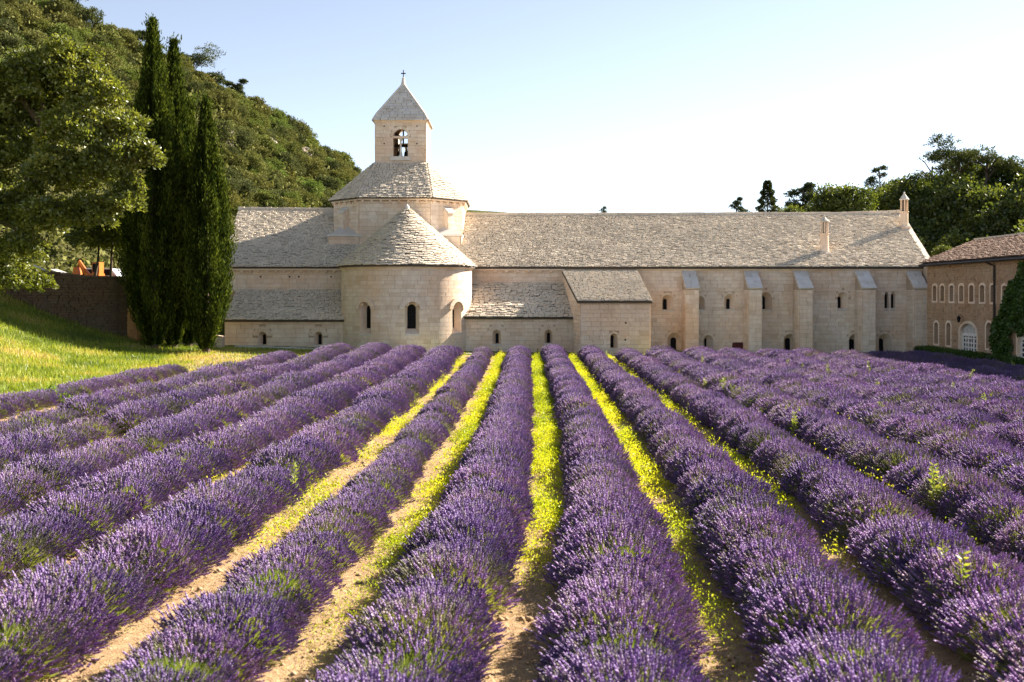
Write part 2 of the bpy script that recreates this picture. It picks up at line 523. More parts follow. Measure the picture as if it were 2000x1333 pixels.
class Building:
    def __init__(s, name, label, cat, loc):
        s.root = thing(name, label, cat, loc)
        s.curved = {}                                     # stones cut to a round wall
        s.pieces = {}                                     # (part name, piece name, material) -> list of matrices
        s.core = {}                                       # part name -> MB
        s.part = {}

    def mb(s, part): return s.core.setdefault(part, MB())

    def close(s, mats, limit=300):
        for part, mb in s.core.items():
            s.part[part] = link(part, mb.mesh(part, mats.get(part, 'mortar')), s.root)
        for (part, mat), L in s.curved.items():
            L.sort(key=lambda q: abs(q[1] - .6) - (q[2] - q[1]) * 2)
            rest = MB()
            for i, (fr, ua, ub, za, zb, dd) in enumerate(L):
                m = MB() if i < 300 else rest
                V = []
                for k in range(5):
                    u = ua + (ub - ua) * k / 4
                    V += [fr.P(u, dd, za), fr.P(u, dd, zb), fr.P(u, -.01, zb), fr.P(u, -.01, za)]
                Fc = [(4 * k + q, 4 * k + 4 + q, 4 * k + 4 + (q + 1) % 4, 4 * k + (q + 1) % 4) for k in range(4) for q in range(4)]
                m.add(V, Fc + [(0, 1, 2, 3), (19, 18, 17, 16)])
                if i < 300: link('stone', m.mesh('stone', mat), s.part[part])
            if rest.V: tag(link('stone', rest.mesh('stone', mat), s.part[part]), None, None, None, 'stuff')
        by = {}
        for (part, piece, mat), L in s.pieces.items():
            by.setdefault((part, piece), []).extend([(mx, mat) for mx in L])
        for (part, piece), L in by.items():
            cam_p = Vector((0, 0, CAMZ))
            def size(mx):
                e = [mx.col[i].to_3d().length for i in range(3)]; e.sort()
                return -e[1] * e[2] / (mx.translation - cam_p).length_squared
            L.sort(key=lambda q: size(q[0]))
            par = s.part[part]
            for mx, mat in L[:limit]:
                kind = 'clay' if mat == 'clay' else piece
                o = D.objects.new(piece, random.choice(unit('clay' if mat == 'clay' else ('stone' if piece == 'stone' else 'tile'), mat)))
                COL.objects.link(o); o.parent = par; o.matrix_basis = mx
            rest = {}
            for mx, mat in L[limit:]: rest.setdefault(mat, []).append(mx)
            for mat, ms in rest.items():
                V, Fc, n = [], [], 0
                for mx in ms:
                    u = random.choice(unit('clay' if mat == 'clay' else ('stone' if piece == 'stone' else 'tile'), mat))
                    A = np.array(mx)
                    c = np.array([q.co for q in u.vertices])
                    V.append(c @ A[:3, :3].T + A[:3, 3]); Fc += [tuple(i + n for i in p.vertices) for p in u.polygons]; n += len(c)
                me = D.meshes.new(piece); me.from_pydata(np.concatenate(V).tolist(), [], Fc); me.materials.append(M[mat]); me.update()
                tag(link(piece, me, par), None, None, None, "stuff")


def arch(u, z0, w, h, n=10, rise=None):
    """outline of a round-headed opening"""
    rise = w / 2 if rise is None else rise
    zs = z0 + h - rise
    pts = [(u - w / 2, z0), (u + w / 2, z0)]
    for i in range(n + 1):
        t = math.pi * i / n
        pts.append((u + w / 2 * math.cos(t), zs + rise * math.sin(t)))
    return pts


def wall_core(B, fr, outline, holes, part='wall', step=0.35, d=0.0):
    loops = [[Vector((u, z, 0)) for u, z in outline]] + [[Vector((u, z, 0)) for u, z in h] for h in holes]
    flat = [p for l in loops for p in l]
    tris = tessellate_polygon(loops)
    if fr.cyl is None:
        B.mb(part).add([fr.P(p.x, d, p.y) for p in flat], [tuple(t) for t in tris]); return
    bm = bmesh.new()
    vs_ = [bm.verts.new((p.x, p.y, 0)) for p in flat]
    for t in tris:
        try: bm.faces.new([vs_[i] for i in t])
        except ValueError: pass
    u0, u1 = min(p.x for p in flat), max(p.x for p in flat)
    k = u0 + step
    while k < u1:
        bmesh.ops.bisect_plane(bm, geom=bm.verts[:] + bm.edges[:] + bm.faces[:], plane_co=(k, 0, 0), plane_no=(1, 0, 0))
        k += step
    bm.verts.index_update()
    B.mb(part).add([fr.P(q.co.x, d, q.co.y) for q in bm.verts], [tuple(q.index for q in f.verts) for f in bm.faces])
    bm.free()


def masonry(B, fr, u0, u1, z0, z1, opens=(), ch=0.25, bw=(0.4, 0.85), mat='stone', part='wall', depth=0.05, gap=0.013, lim=None, proud=0.004):
    """courses of stones laid on a wall's face round its openings"""
    L = B.pieces.setdefault((part, 'stone', mat), [])
    z = z0
    while z < z1 - 0.04:
        h = min(ch * random.uniform(.85, 1.18), z1 - z)
        if z1 - (z + h) < 0.09: h = z1 - z
        zm = z + h / 2
        a0, a1 = (u0, u1) if lim is None else lim(zm)
        cuts = []
        for (u, oz, w, oh, ring, rise) in opens:
            zs = oz + oh - rise
            if zm < oz - 0.03 or zm > oz + oh + ring: continue
            if zm <= zs: hw = w / 2
            else:
                q = 1 - ((zm - zs) / (rise + ring)) ** 2
                hw = (w / 2 + ring) * math.sqrt(max(q, 0))
                if ring == 0: hw = min(hw + .02, w / 2)
            cuts.append((u - hw, u + hw))
        cuts.sort()
        spans, at = [], a0
        for c0, c1 in cuts:
            if c0 > at: spans.append((at, min(c0, a1)))
            at = max(at, c1)
        if at < a1: spans.append((at, a1))
        for s0, s1 in spans:
            if s1 - s0 < 0.03: continue
            x = s0
            while x < s1 - 1e-4:
                w = random.uniform(*bw)
                if s1 - (x + w) < bw[0] * .6: w = s1 - x
                dd = depth + random.uniform(-.004, proud)
                if fr.cyl is not None:
                    B.curved.setdefault((part, mat), []).append((fr, x + gap / 2, x + w - gap / 2, zm - h / 2 + gap / 2, zm + h / 2 - gap / 2, dd))
                    x += w
                    continue
                c = fr.P(x + w / 2, dd / 2 - .012, zm)
                mx = Matrix.Translation(c) @ Matrix.Rotation(fr.ang(x + w / 2), 4, 'Z') @ Matrix.Diagonal((max(w - gap, .02), dd + .024, max(h - gap, .02), 1))
                L.append(mx)
                x += w
        z += h


def window(B, fr, u, z0, w, h, iw, ih, iz=None, iu=0.0, depth=0.35, ring=0.0, hood=0.0, hood_in=None, bars=(0, 0), mat='stone', rise=None, irise=None, glass='glass', sill=True, barmat='iron', barw=.02, name='window'):
    """a splayed opening: reveal (the part itself), pane, bars, arch stones and sill below it"""
    rise = w / 2 if rise is None else rise
    irise = iw / 2 if irise is None else irise
    iz = z0 + 0.1 if iz is None else iz
    o, i = arch(u, z0, w, h, 10, rise), arch(u + iu, iz, iw, ih, 10, irise)
    mb = MB(); n = len(o)
    V = [fr.P(a, 0.052, b) for a, b in o] + [fr.P(a, -depth, b) for a, b in i]
    mb.add(V, [(k, n + k, n + (k + 1) % n, (k + 1) % n) for k in range(n)])
    win = link(name, mb.mesh(name, mat), B.root)
    pm = MB()
    pm.prism([fr.P(a, -depth - .02, b) for a, b in i], [fr.P(a, -depth + .004, b) for a, b in i])
    link('pane', pm.mesh('pane', glass), win)
    bw = barw
    for k in range(bars[0]):
        b = MB(); x = u + iu - iw / 2 + iw * (k + 1) / (bars[0] + 1)
        q = abs(x - u - iu) / (iw / 2)
        zt = iz + ih - irise + irise * math.sqrt(max(0, 1 - q * q))
        b.obox(fr, x - bw / 2, x + bw / 2, -depth + .004, -depth + .03, iz, zt - .005)
        link('bar', b.mesh('bar', barmat), win)
    for k in range(bars[1]):
        b = MB(); zz = iz + ih * (k + 1) / (bars[1] + 1)
        zs = iz + ih - irise
        hw = iw / 2 if zz < zs else iw / 2 * math.sqrt(max(0, 1 - ((zz - zs) / irise) ** 2))
        b.obox(fr, u + iu - hw, u + iu + hw, -depth + .006, -depth + .034, zz - bw / 2, zz + bw / 2)
        link('bar', b.mesh('bar', barmat), win)
    def ringstones(w0, r0, w1, r1, zs, dd, nm, num):
        for k in range(num):
            t0, t1 = math.pi * (k + .025) / num, math.pi * (k + .975) / num
            prof = []
            for (ww, rr, ta, tb) in ((w0, r0, t0, t1),): prof += [(u + ww * math.cos(ta + (tb - ta) * q / 2), zs + rr * math.sin(ta + (tb - ta) * q / 2)) for q in range(3)]
            for q in range(2, -1, -1):
                t = t0 + (t1 - t0) * q / 2; prof.append((u + w1 * math.cos(t), zs + r1 * math.sin(t)))
            b = MB(); b.prism([fr.P(a, -.01, c) for a, c in prof], [fr.P(a, dd, c) for a, c in prof])
            link(nm, b.mesh(nm, mat), win)
    zs = z0 + h - rise
    if ring > 0: ringstones(w / 2, rise, w / 2 + ring - .008, rise + ring - .008, zs, .058, 'arch_stone', 7)
    if hood > 0: ringstones(hood_in, hood_in, hood_in + hood, hood_in + hood, zs, .17, 'hood_stone', 9)
    if sill:
        b = MB(); b.obox(fr, u - w / 2 - .03, u + w / 2 + .03, -depth * .4, .075, z0 - .09, z0 + .004)
        link('sill', b.mesh('sill', 'pale' if mat == 'stone' else mat), win)
    return win


def op(u, z0, w, h, ring=0.0, rise=None): return (u, z0, w, h, ring, w / 2 if rise is None else rise)
def hole(o): return arch(o[0], o[1], o[2], o[3], 10, o[5])


def tiled_facet(B, bl, br, tr, tl, course=0.19, tw=(0.16, 0.34), th=0.06, mat='tile', part='roof', skip=None, piece='tile', lap=1.35, jit=1.0, ragged=False):
    """a roof facet: bed plus courses of slabs; corners bottom-left, bottom-right, top-right, top-left seen from outside"""
    bl, br, tr, tl = map(Vector, (bl, br, tr, tl))
    e = (br - bl) if (br - bl).length > (tr - tl).length else (tr - tl)
    n = e.cross(tl - bl).normalized() if (tl - bl).length > 1e-6 else e.cross(tr - br).normalized()
    if n.z < 0: n = -n
    if (tr - tl).length < 1e-4:
        B.mb(part).add([bl, br, tr, bl - n * .12, br - n * .12, tr - n * .12], [(0, 1, 2), (5, 4, 3), (0, 3, 4, 1), (1, 4, 5, 2), (2, 5, 3, 0)])
    else:
        B.mb(part).prism([bl - n * .12, br - n * .12, tr - n * .12, tl - n * .12], [bl, br, tr, tl])
    U = e.normalized(); W = n.cross(U).normalized()
    if W.z < 0: W = -W; U = -U
    ml = (tl + tr) / 2 - (bl + br) / 2
    H = abs(ml.dot(W))
    rows = max(1, round(H / course))
    L = B.pieces.setdefault((part, piece, mat), [])
    for j in range(rows):
        f = (j + .5) / rows
        a, b = bl.lerp(tl, f), br.lerp(tr, f)
        ln = (b - a).length
        dirn = (b - a).normalized() if ln > 1e-4 else U
        x = -random.uniform(0, .35) if ragged else 0.0; ch = H / rows
        while x < ln - .02:
            w = random.uniform(*tw)
            if ln - (x + w) < tw[0] * .55: w = ln - x
            c = a + dirn * (x + w / 2)
            if skip is None or not skip(c):
                t = th * random.uniform(.75, 1.35)
                c = c + n * (t * .62 + .012 + random.uniform(-.008, .012) * jit) + W * random.uniform(-.014, .014) * jit
                fm = Matrix((U, W, n)).transposed().to_4x4()
                tilt = Matrix.Rotation(-math.atan2(th * 1.08, ch) + random.gauss(0, .035) * jit, 4, 'X') @ Matrix.Rotation(random.gauss(0, .035) * jit, 4, 'Y') @ Matrix.Rotation(random.gauss(0, .03) * jit, 4, 'Z')
                L.append(Matrix.Translation(c) @ fm @ tilt @ Matrix.Diagonal((max(w - .03, .03), ch * lap, t, 1)))
            x += w


def cone_roof(B, cx, cy, apex_z, r, z, t0, t1, course=0.175, part='roof'):
    L = B.pieces.setdefault((part, 'tile', 'tile'), [])
    mb = B.mb(part)
    n = 40
    ring = [(cx + r * math.sin(t0 + (t1 - t0) * k / n), cy - r * math.cos(t0 + (t1 - t0) * k / n), z) for k in range(n + 1)]
    mb.add(ring + [(cx, cy, apex_z)] + [(p[0], p[1], p[2] - .1) for p in ring], [(k, k + 1, n + 1) for k in range(n)] + [(k + 1, k, n + 2 + k, n + 3 + k) for k in range(n)])
    sl = math.hypot(r, apex_z - z)
    rows = round(sl / course)
    for j in range(rows):
        f = (j + .5) / rows
        rr = r * (1 - f); zz = z + (apex_z - z) * f
        t = t0
        while t < t1 - .01:
            w = random.uniform(.15, .31)
            dt = min(w / max(rr, .2), t1 - t, .5)
            tm = t + dt / 2
            U = Vector((math.cos(tm), math.sin(tm), 0))
            W = Vector((-math.sin(tm) * r / sl, math.cos(tm) * r / sl, (apex_z - z) / sl))
            nn = U.cross(W)
            th = .06 * random.uniform(.75, 1.3)
            c = Vector((cx + rr * math.sin(tm), cy - rr * math.cos(tm), zz)) + nn * (th * .6 + .012 + random.uniform(-.012, .014)) + W * random.uniform(-.04, .04)
            fm = Matrix((U, W, nn)).transposed().to_4x4()
            tilt = Matrix.Rotation(-.38 + random.gauss(0, .05), 4, 'X') @ Matrix.Rotation(random.gauss(0, .035), 4, 'Y') @ Matrix.Rotation(random.gauss(0, .04), 4, 'Z')
            L.append(Matrix.Translation(c) @ fm @ tilt @ Matrix.Diagonal((max(rr * dt - .02, .04), course * 1.35, th, 1)))
            t += dt


def ridge(B, p0, p1, part='roof', w=0.42, step=(.42, .62)):
    L = B.pieces.setdefault((part, 'ridge_stone', 'tile'), [])
    p0, p1 = Vector(p0), Vector(p1); ln = (p1 - p0).length; U = (p1 - p0).normalized(); a = math.atan2(U.y, U.x)
    x = 0
    while x < ln:
        s = random.uniform(*step)
        c = p0 + U * (x + s / 2) + Vector((0, 0, .10 + random.uniform(-.012, .012)))
        L.append(Matrix.Translation(c) @ Matrix.Rotation(a, 4, 'Z') @ Matrix.Rotation(-math.asin(U.z), 4, 'Y') @ Matrix.Diagonal((s - .025, w, .24, 1)))
        x += s


def corbels(B, fr, us, z, h=.16, w=.16, d=.2, mat='stone'):
    for u in us:
        b = MB()
        c = [fr.P(uu, dd, zz) for uu in (u - w / 2, u + w / 2) for dd, zz in ((.04, z - h), (d * .55, z - h), (d, z - h * .45), (d, z), (.04, z))]
        b.add(c, [(4, 3, 2, 1, 0), (5, 6, 7, 8, 9)] + [(k, (k + 1) % 5, 5 + (k + 1) % 5, 5 + k) for k in range(5)])
        link('corbel', b.mesh('corbel', mat), B.root)


def slab(B, name, pts_bot, pts_top, mat):
    return link(name, MB().prism(pts_bot, pts_top).mesh(name, mat), B.root)


def putlogs(B, fr, spots, s=.1):  # raised black blocks stand in for the shade inside open putlog holes
    for u, z in spots:
        link('putlog_shade', MB().obox(fr, u - s / 2, u + s / 2, .0, .066, z - s / 2, z + s / 2).mesh('putlog_shade', 'iron'), B.root)


Y0, YR, YC = 65.0, 74.0, 61.5          # main wall, ridge, chapel wall
EZ, RZ = 5.46, 9.55                    # eave and ridge heights


def build_church():
    B = Building('abbey_church', 'pale limestone abbey church with round apse, octagonal crossing and bell tower', 'church', (-8.0, 66.0, 0.3))
    main = Plane(0, Y0)
    xl, xr = -18.56, 3.45
    # main walls
    wall_core(B, main, [(xl, -.3), (xr, -.3), (xr, EZ), (xl, EZ)], [])
    masonry(B, main, xl, -10.2, wz(570, Y0), EZ - .2)
    masonry(B, main, -3.0, xr, wz(556, Y0), EZ - .2)
    for x0, x1 in ((xl - .05, -10.2), (-3.0, xr)):
        slab(B, 'cornice', [main.P(u, d, EZ - .2) for u, d in ((x0, .0), (x0, .24), (x1, .24), (x1, .0))], [main.P(u, d, EZ - .02) for u, d in ((x0, .0), (x0, .3), (x1, .3), (x1, .0))], 'stone')
    corbels(B, main, np.arange(xl + .4, -10.4, .55), EZ - .2)
    corbels(B, main, np.arange(-2.5, xr - .2, .72), EZ - .2)
    putlogs(B, main, [(wx(p, Y0), wz(541, Y0)) for p in (509, 566, 584, 647)])
    end = Plane(xl, YR + 9, -math.pi / 2)
    wall_core(B, end, [(0, -.3), (18, -.3), (18, EZ), (9, 10.0), (0, EZ)], [])
    back = Plane(xr, YR + 9, math.pi)
    wall_core(B, back, [(0, -.3), (22, -.3), (22, EZ), (0, EZ)], [])
    # chapels
    chap = Plane(0, YC)
    zl, zr = 2.13, 2.29
    wl_ = [op(wx(p, YC), wz(674, YC), .52, .82, .0) for p in (513, 622)]
    wr_ = [op(wx(970, YC), wz(672, YC), .5, .88), op(wx(1071, YC), wz(671, YC), .46, .86)]
    wall_core(B, chap, [(-17.7, -.3), (-10, -.3), (-10, zl), (-17.7, zl)], [hole(o) for o in wl_])
    wall_core(B, chap, [(-3.2, -.4), (3.85, -.4), (3.85, zr), (-3.2, zr)], [hole(o) for o in wr_])
    masonry(B, chap, -17.7, -10, .0, zl - .1, [(a, b, c, d, .34, e + 0) for a, b, c, d, r, e in wl_], .25, (.45, .95))
    masonry(B, chap, -3.2, 3.85, -.2, zr - .1, [(a, b, c, d, .34, e + 0) for a, b, c, d, r, e in wr_], .25, (.4, .9))
    for o in wl_ + wr_:
        window(B, chap, o[0], o[1], o[2], o[3], .19, .62, o[1] + .02, .02, .4, .33)
    for x0, x1, zt in ((-17.78, -10, zl), (-3.2, 3.85, zr)):
        slab(B, 'cornice', [chap.P(u, d, zt - .1) for u, d in ((x0, .0), (x0, .1), (x1, .1), (x1, .0))], [chap.P(u, d, zt) for u, d in ((x0, .0), (x0, .17), (x1, .17), (x1, .0))], 'stone')
    for xe, zt in ((-17.7, zl),):
        side = Plane(xe, Y0, -math.pi / 2)
        wall_core(B, side, [(0, -.3), (Y0 - YC, -.3), (Y0 - YC, zt), (0, 3.98)], [])
        masonry(B, side, 0, Y0 - YC, 0, zt - .05)
    tiled_facet(B, (-17.9, YC - .28, zl - .02), (-9.6, YC - .28, zl - .02), (-9.6, Y0 - .02, 3.99), (-17.9, Y0 - .02, 3.99), .2)
    tiled_facet(B, (-3.4, YC - .28, zr - .02), (3.8, YC - .28, zr - .02), (3.4, Y0 - .02, 4.42), (-3.4, Y0 - .02, 4.42), .22, (.24, .46), .075, jit=1.5)
    # main roof
    inside = lambda c: abs(c.x + 8.02) < 4.5 and abs(c.y - 72.5) < 4.4
    tiled_facet(B, (-18.9, Y0 - .32, EZ), (-6, Y0 - .32, EZ), (-6, YR, 9.85), (-20.3, YR, 10.02), .18, skip=inside)
    tiled_facet(B, (-8, Y0 - .32, EZ), (xr, Y0 - .32, EZ), (xr + .35, YR, RZ), (-8, YR, RZ), .18, skip=inside)
    B.mb('roof').quad((-20.3, YR, 10.02), (-6, YR, 9.85), (-6, YR + 9.3, EZ), (-18.9, YR + 9.3, EZ))
    B.mb('roof').quad((-8, YR, RZ), (xr + .35, YR, RZ), (xr, YR + 9.3, EZ), (-8, YR + 9.3, EZ))
    ridge(B, (-20.3, YR, 9.99), (-12.2, YR, 9.9))
    ridge(B, (-3.5, YR, RZ), (xr + .3, YR, RZ))
    # apse
    ax, ay, ar = wx(795, 63.0), 63.0, 4.05
    cyl = Cyl(ax, ay, ar)
    ths = [rad(-31.5), rad(10.3), rad(54)]
    ops = [(t * ar, 1.34, .82, 1.86, .0, .41) for t in ths]
    wall_core(B, cyl, [(-1.75 * ar, -.3), (1.75 * ar, -.3), (1.75 * ar, 5.43), (-1.75 * ar, 5.43)], [hole(o) for o in ops], 'apse')
    masonry(B, cyl, -1.72 * ar, 1.72 * ar, -.1, 5.26, ops, .26, (.4, .75), part='apse', depth=.045, gap=.011, proud=.002)
    for o in ops:
        window(B, cyl, o[0], o[1], o[2], o[3], .56, 1.44, 1.66, 0, .42, 0, .26, .47, (3, 6))
    cm = MB(); nseg = 44
    prof = [(.0, 5.24), (.10, 5.27), (.2, 5.37), (.2, 5.43), (.0, 5.43)]
    ringp = []
    for k in range(nseg + 1):
        t = (-1.75 + 3.5 * k / nseg) * ar
        ringp += [cyl.P(t, d, z) for d, z in prof]
    cm.add(ringp, [(k * 5 + q, k * 5 + q + 1, k * 5 + 6 + q, k * 5 + 5 + q) for k in range(nseg) for q in range(4)])
    link('cornice', cm.mesh('cornice', 'stone'), B.root)
    AZ = 9.17
    cone_roof(B, ax, ay, AZ, ar + .26, 5.44, -math.pi / 2 - .05, math.pi / 2 + .05)
    for sx in (-1, 1):      # the apse roof runs back to the crossing
        e0, e1 = (ax + sx * (ar + .26), ay, 5.44), (ax + sx * (ar + .26), 68.3, 5.44)
        t0, t1 = (ax, ay, AZ), (ax, 68.1, AZ)
        if sx < 0: tiled_facet(B, e1, e0, t0, t1, .2)
        else: tiled_facet(B, e0, e1, t1, t0, .2)
    link('finial', MB().lathe((ax, ay, AZ), [(.17, -.1), (.15, .08), (.05, .22), (.02, .26)], 8).mesh('finial', 'pale'), B.root)
    # crossing drum
    ox, oy = -8.02, 72.5
    oc = [(-2.43, -4.4), (2.43, -4.4), (4.5, -2.3), (4.5, 2.3), (2.43, 4.4), (-2.43, 4.4), (-4.5, 2.3), (-4.5, -2.3)]
    DZ = 10.26
    for k in range(8):
        p, q = oc[k], oc[(k + 1) % 8]
        fr = Plane(ox + p[0], oy + p[1], math.atan2(q[1] - p[1], q[0] - p[0])); ln = math.hypot(q[0] - p[0], q[1] - p[1])
        wall_core(B, fr, [(0, 4.5), (ln, 4.5), (ln, DZ), (0, DZ)], [], 'drum')
        if k in (0, 1, 2, 6, 7):
            masonry(B, fr, 0, ln, 7.0, DZ - .18, (), .28, (.4, .8), part='drum', gap=.012, proud=.006)
            corbels(B, fr, np.linspace(.25, ln - .25, 8 if ln > 3.5 else 5), DZ - .12, .2, .16, .2)
            slab(B, 'cornice', [fr.P(u, d, DZ - .12) for u, d in ((-.05, 0), (-.05, .22), (ln + .05, .22), (ln + .05, 0))], [fr.P(u, d, DZ + .02) for u, d in ((-.08, 0), (-.08, .3), (ln + .08, .3), (ln + .08, 0))], 'stone')
        if k in (1, 7):
            u = ln / 2
            masonry(B, Plane(*fr.P(u - .27, .42, 0)[:2], fr.a), 0, .54, 8.0, 9.33, (), .3, (.5, .6), part='drum')
            slab(B, 'pilaster', [fr.P(a, d, 7.6) for a, d in ((u - .27, 0), (u - .27, .42), (u + .27, .42), (u + .27, 0))], [fr.P(a, d, z) for a, d, z in ((u - .27, 0, 9.6), (u - .27, .42, 9.33), (u + .27, .42, 9.33), (u + .27, 0, 9.6))], 'stone')
            slab(B, 'pilaster_cap', [fr.P(a, d, z) for a, d, z in ((u - .34, 0, 9.63), (u - .34, .54, 9.3), (u + .34, .54, 9.3), (u + .34, 0, 9.63))], [fr.P(a, d, z) for a, d, z in ((u - .34, 0, 9.83), (u - .34, .54, 9.44), (u + .34, .54, 9.44), (u + .34, 0, 9.83))], 'pale')
    for sx in (-1, 1):      # square corners under the oblique faces
        a = (ox + sx * 2.43, oy - 4.4); c = (ox + sx * 4.52, oy - 4.42); b = (ox + sx * 4.52, oy - 2.2)
        f1 = Plane(*(c if sx < 0 else a), 0); l1 = 2.09
        f2 = Plane(*(b if sx < 0 else c), -math.pi / 2 if sx < 0 else math.pi / 2); l2 = 2.2
        for fr, ln in ((f1, l1), (f2, l2)):
            wall_core(B, fr, [(0, 4.5), (ln, 4.5), (ln, 7.66), (0, 7.66)], [], 'drum')
            masonry(B, fr, .02, ln - .02, 6.0, 7.64, (), .28, (.4, .8), part='drum')
        o2 = .1
        A, Cc, Bb = (a[0] - sx * .2, a[1] - o2), (c[0] + sx * o2, c[1] - o2), (b[0] + sx * o2, b[1] + .1)
        slab(B, 'ledge', [(p[0], p[1], 7.66) for p in (A, Cc, Bb)], [(p[0], p[1], 7.8) for p in (A, Cc, Bb)], 'pale')
        tip = ((a[0] + b[0]) / 2, (a[1] + b[1]) / 2)
        link('ledge_hip', MB().add([(A[0], A[1] + .1, 7.8), (Cc[0] - sx * .12, Cc[1] + .12, 7.8), (Bb[0] - sx * .1, Bb[1], 7.8), (tip[0], tip[1], 8.62), ], [(0, 1, 3), (1, 2, 3), (0, 3, 2), (0, 2, 1)]).mesh('ledge_hip', 'pale'), B.root)
    # roof over the drum
    ovh = 1.075
    er = [(ox + p[0] * ovh, oy + p[1] * ovh, DZ + .03) for p in oc]
    tx, ty, th_ = -7.9, 72.4, 1.86
    tc = [(tx - th_, ty - th_), (tx + th_, ty - th_), (tx + th_, ty + th_), (tx - th_, ty + th_)]
    T = [(x, y, 13.0) for x, y in tc]
    tiled_facet(B, er[0], er[1], T[1], T[0], .185, (.17, .32), .055, part='drum_roof')
    tiled_facet(B, er[1], er[2], T[1], T[1], .185, (.17, .32), .055, part='drum_roof')
    tiled_facet(B, er[2], er[3], T[2], T[1], .185, (.17, .32), .055, part='drum_roof')
    tiled_facet(B, er[7], er[0], T[0], T[0], .185, (.17, .32), .055, part='drum_roof')
    tiled_facet(B, er[6], er[7], T[0], T[3], .185, (.17, .32), .055, part='drum_roof')
    B.mb('drum_roof').add([er[3], er[4], er[5], er[6], T[2], T[3]], [(0, 1, 4), (1, 2, 5, 4), (2, 3, 5)])
    # bell tower
    hw = 1.78
    tz0, tz1 = 12.6, 16.0
    oo = op(hw + .0, wz(306, 70.6), 1.02, wz(252.5, 70.6) - wz(306, 70.6))
    bo = op(hw, oo[1], 1.02, 15.93 - oo[1])
    cs = [(tx - hw, ty - hw), (tx + hw, ty - hw), (tx + hw, ty + hw), (tx - hw, ty + hw)]
    for k in range(4):
        p = cs[k]; fr = Plane(p[0], p[1], k * math.pi / 2)
        openings = [oo] if k == 0 else ([bo] if k == 2 else [])
        wall_core(B, fr, [(0, tz0), (2 * hw, tz0), (2 * hw, tz1), (0, tz1)], [hole(o) for o in openings], 'belfry')
        inn = Plane(*fr.P(2 * hw, -.45, 0)[:2], fr.a + math.pi)
        wall_core(B, inn, [(.45, tz0), (2 * hw - .45, tz0), (2 * hw - .45, tz1), (.45, tz1)], [hole(o) for o in openings], 'belfry')
        masonry(B, fr, 0, 2 * hw, 12.85, tz1 - .12, [(o[0], o[1] - .2, o[2] + .02, o[3] + .2, .2, o[5]) for o in openings], .27, (.35, .7), part='belfry', gap=.012, proud=.006)
        if openings:
            o = openings[0]; a = arch(o[0], o[1], o[2], o[3], 12); n = len(a)
            link('reveal', MB().add([fr.P(u, .052, z) for u, z in a] + [fr.P(u, -.45, z) for u, z in a], [(q, n + q, n + (q + 1) % n, (q + 1) % n) for q in range(n)]).mesh('reveal', 'stone'), B.root)
            zs = o[1] + o[3] - o[5]
            for q in range(9):
                t0, t1 = math.pi * (q + .02) / 9, math.pi * (q + .98) / 9
                pr = [(o[0] + r * math.cos(t), zs + r * math.sin(t)) for r, t in ((.51, t0), (.51, (t0 + t1) / 2), (.51, t1), (.70, t1), (.70, (t0 + t1) / 2), (.70, t0))]
                link('arch_stone', MB().prism([fr.P(u, -.01, z) for u, z in pr], [fr.P(u, .075, z) for u, z in pr]).mesh('arch_stone', 'stone'), B.root)
            zt = wz(268, 70.6)
            link('transom', MB().obox(fr, o[0] - .62, o[0] + .62, -.22, .09, zt - .09, zt + .06).mesh('transom', 'stone'), B.root)
            c = fr.P(o[0], -.08, o[1])
            link('column', MB().lathe(c, [(.15, 0), (.14, .08), (.075, .16), (.062, zt - o[1] - .32), (.15, zt - o[1] - .12), (.16, zt - o[1] - .09)], 10).mesh('column', 'pale'), B.root)
            link('sill', MB().obox(fr, o[0] - .72, o[0] + .72, -.4, .16, o[1] - .3, o[1] - .005).mesh('sill', 'pale'), B.root)
            putlogs(B, fr, [(u, wz(y, 70.6)) for u in (.62, 2 * hw - .62) for y in (247, 281)], .09)
        slab(B, 'plinth', [fr.P(u, d, 12.75) for u, d in ((-.1, 0), (-.1, .16), (2 * hw + .1, .16), (2 * hw + .1, 0))], [fr.P(u, d, z) for u, d, z in ((-.06, 0, 13.08), (-.06, .09, 13.0), (2 * hw + .06, .09, 13.0), (2 * hw + .06, 0, 13.08))], 'pale')
        slab(B, 'cornice', [fr.P(u, d, tz1 - .13) for u, d in ((-.06, 0), (-.06, .07), (2 * hw + .06, .07), (2 * hw + .06, 0))], [fr.P(u, d, tz1 + .04) for u, d in ((-.13, 0), (-.13, .15), (2 * hw + .13, .15), (2 * hw + .13, 0))], 'stone')
    sq = lambda h, z: [(tx - h, ty - h, z), (tx + h, ty - h, z), (tx + h, ty + h, z), (tx - h, ty + h, z)]
    s0, s1, ap = sq(hw + .15, tz1 + .04), sq(hw - .10, tz1 + .5), (tx, ty, 19.0)
    for k in range(4):
        tiled_facet(B, s0[k], s0[(k + 1) % 4], s1[(k + 1) % 4], s1[k], .25, (.35, .6), .05, 'pale', 'spire', jit=.4)
        tiled_facet(B, s1[k], s1[(k + 1) % 4], ap, ap, .27, (.35, .62), .04, 'pale', 'spire', jit=.35)
        up = Vector((0, 0, .05))
        link('spire_rib', MB().tube([Vector(s0[k]) + up, Vector(s1[k]) + up, Vector(ap) + up], [.09, .1, .07], 6).mesh('spire_rib', 'pale'), B.root)
    link('finial', MB().lathe((tx, ty, 18.75), [(.24, -.05), (.16, .3), (.09, .62), (.12, .68), (.05, .74)], 10).mesh('finial', 'pale'), B.root)
    c = MB(); c.box(tx - .03, tx + .03, ty - .03, ty + .03, 19.4, 20.02); c.box(tx - .17, tx + .17, ty - .032, ty + .032, 19.74, 19.81)
    link('cross', c.mesh('cross', 'iron'), B.root)
    bm_ = MB(); bm_.box(tx - 1.3, tx + 1.3, ty - .1, ty + .1, 14.42, 14.6)
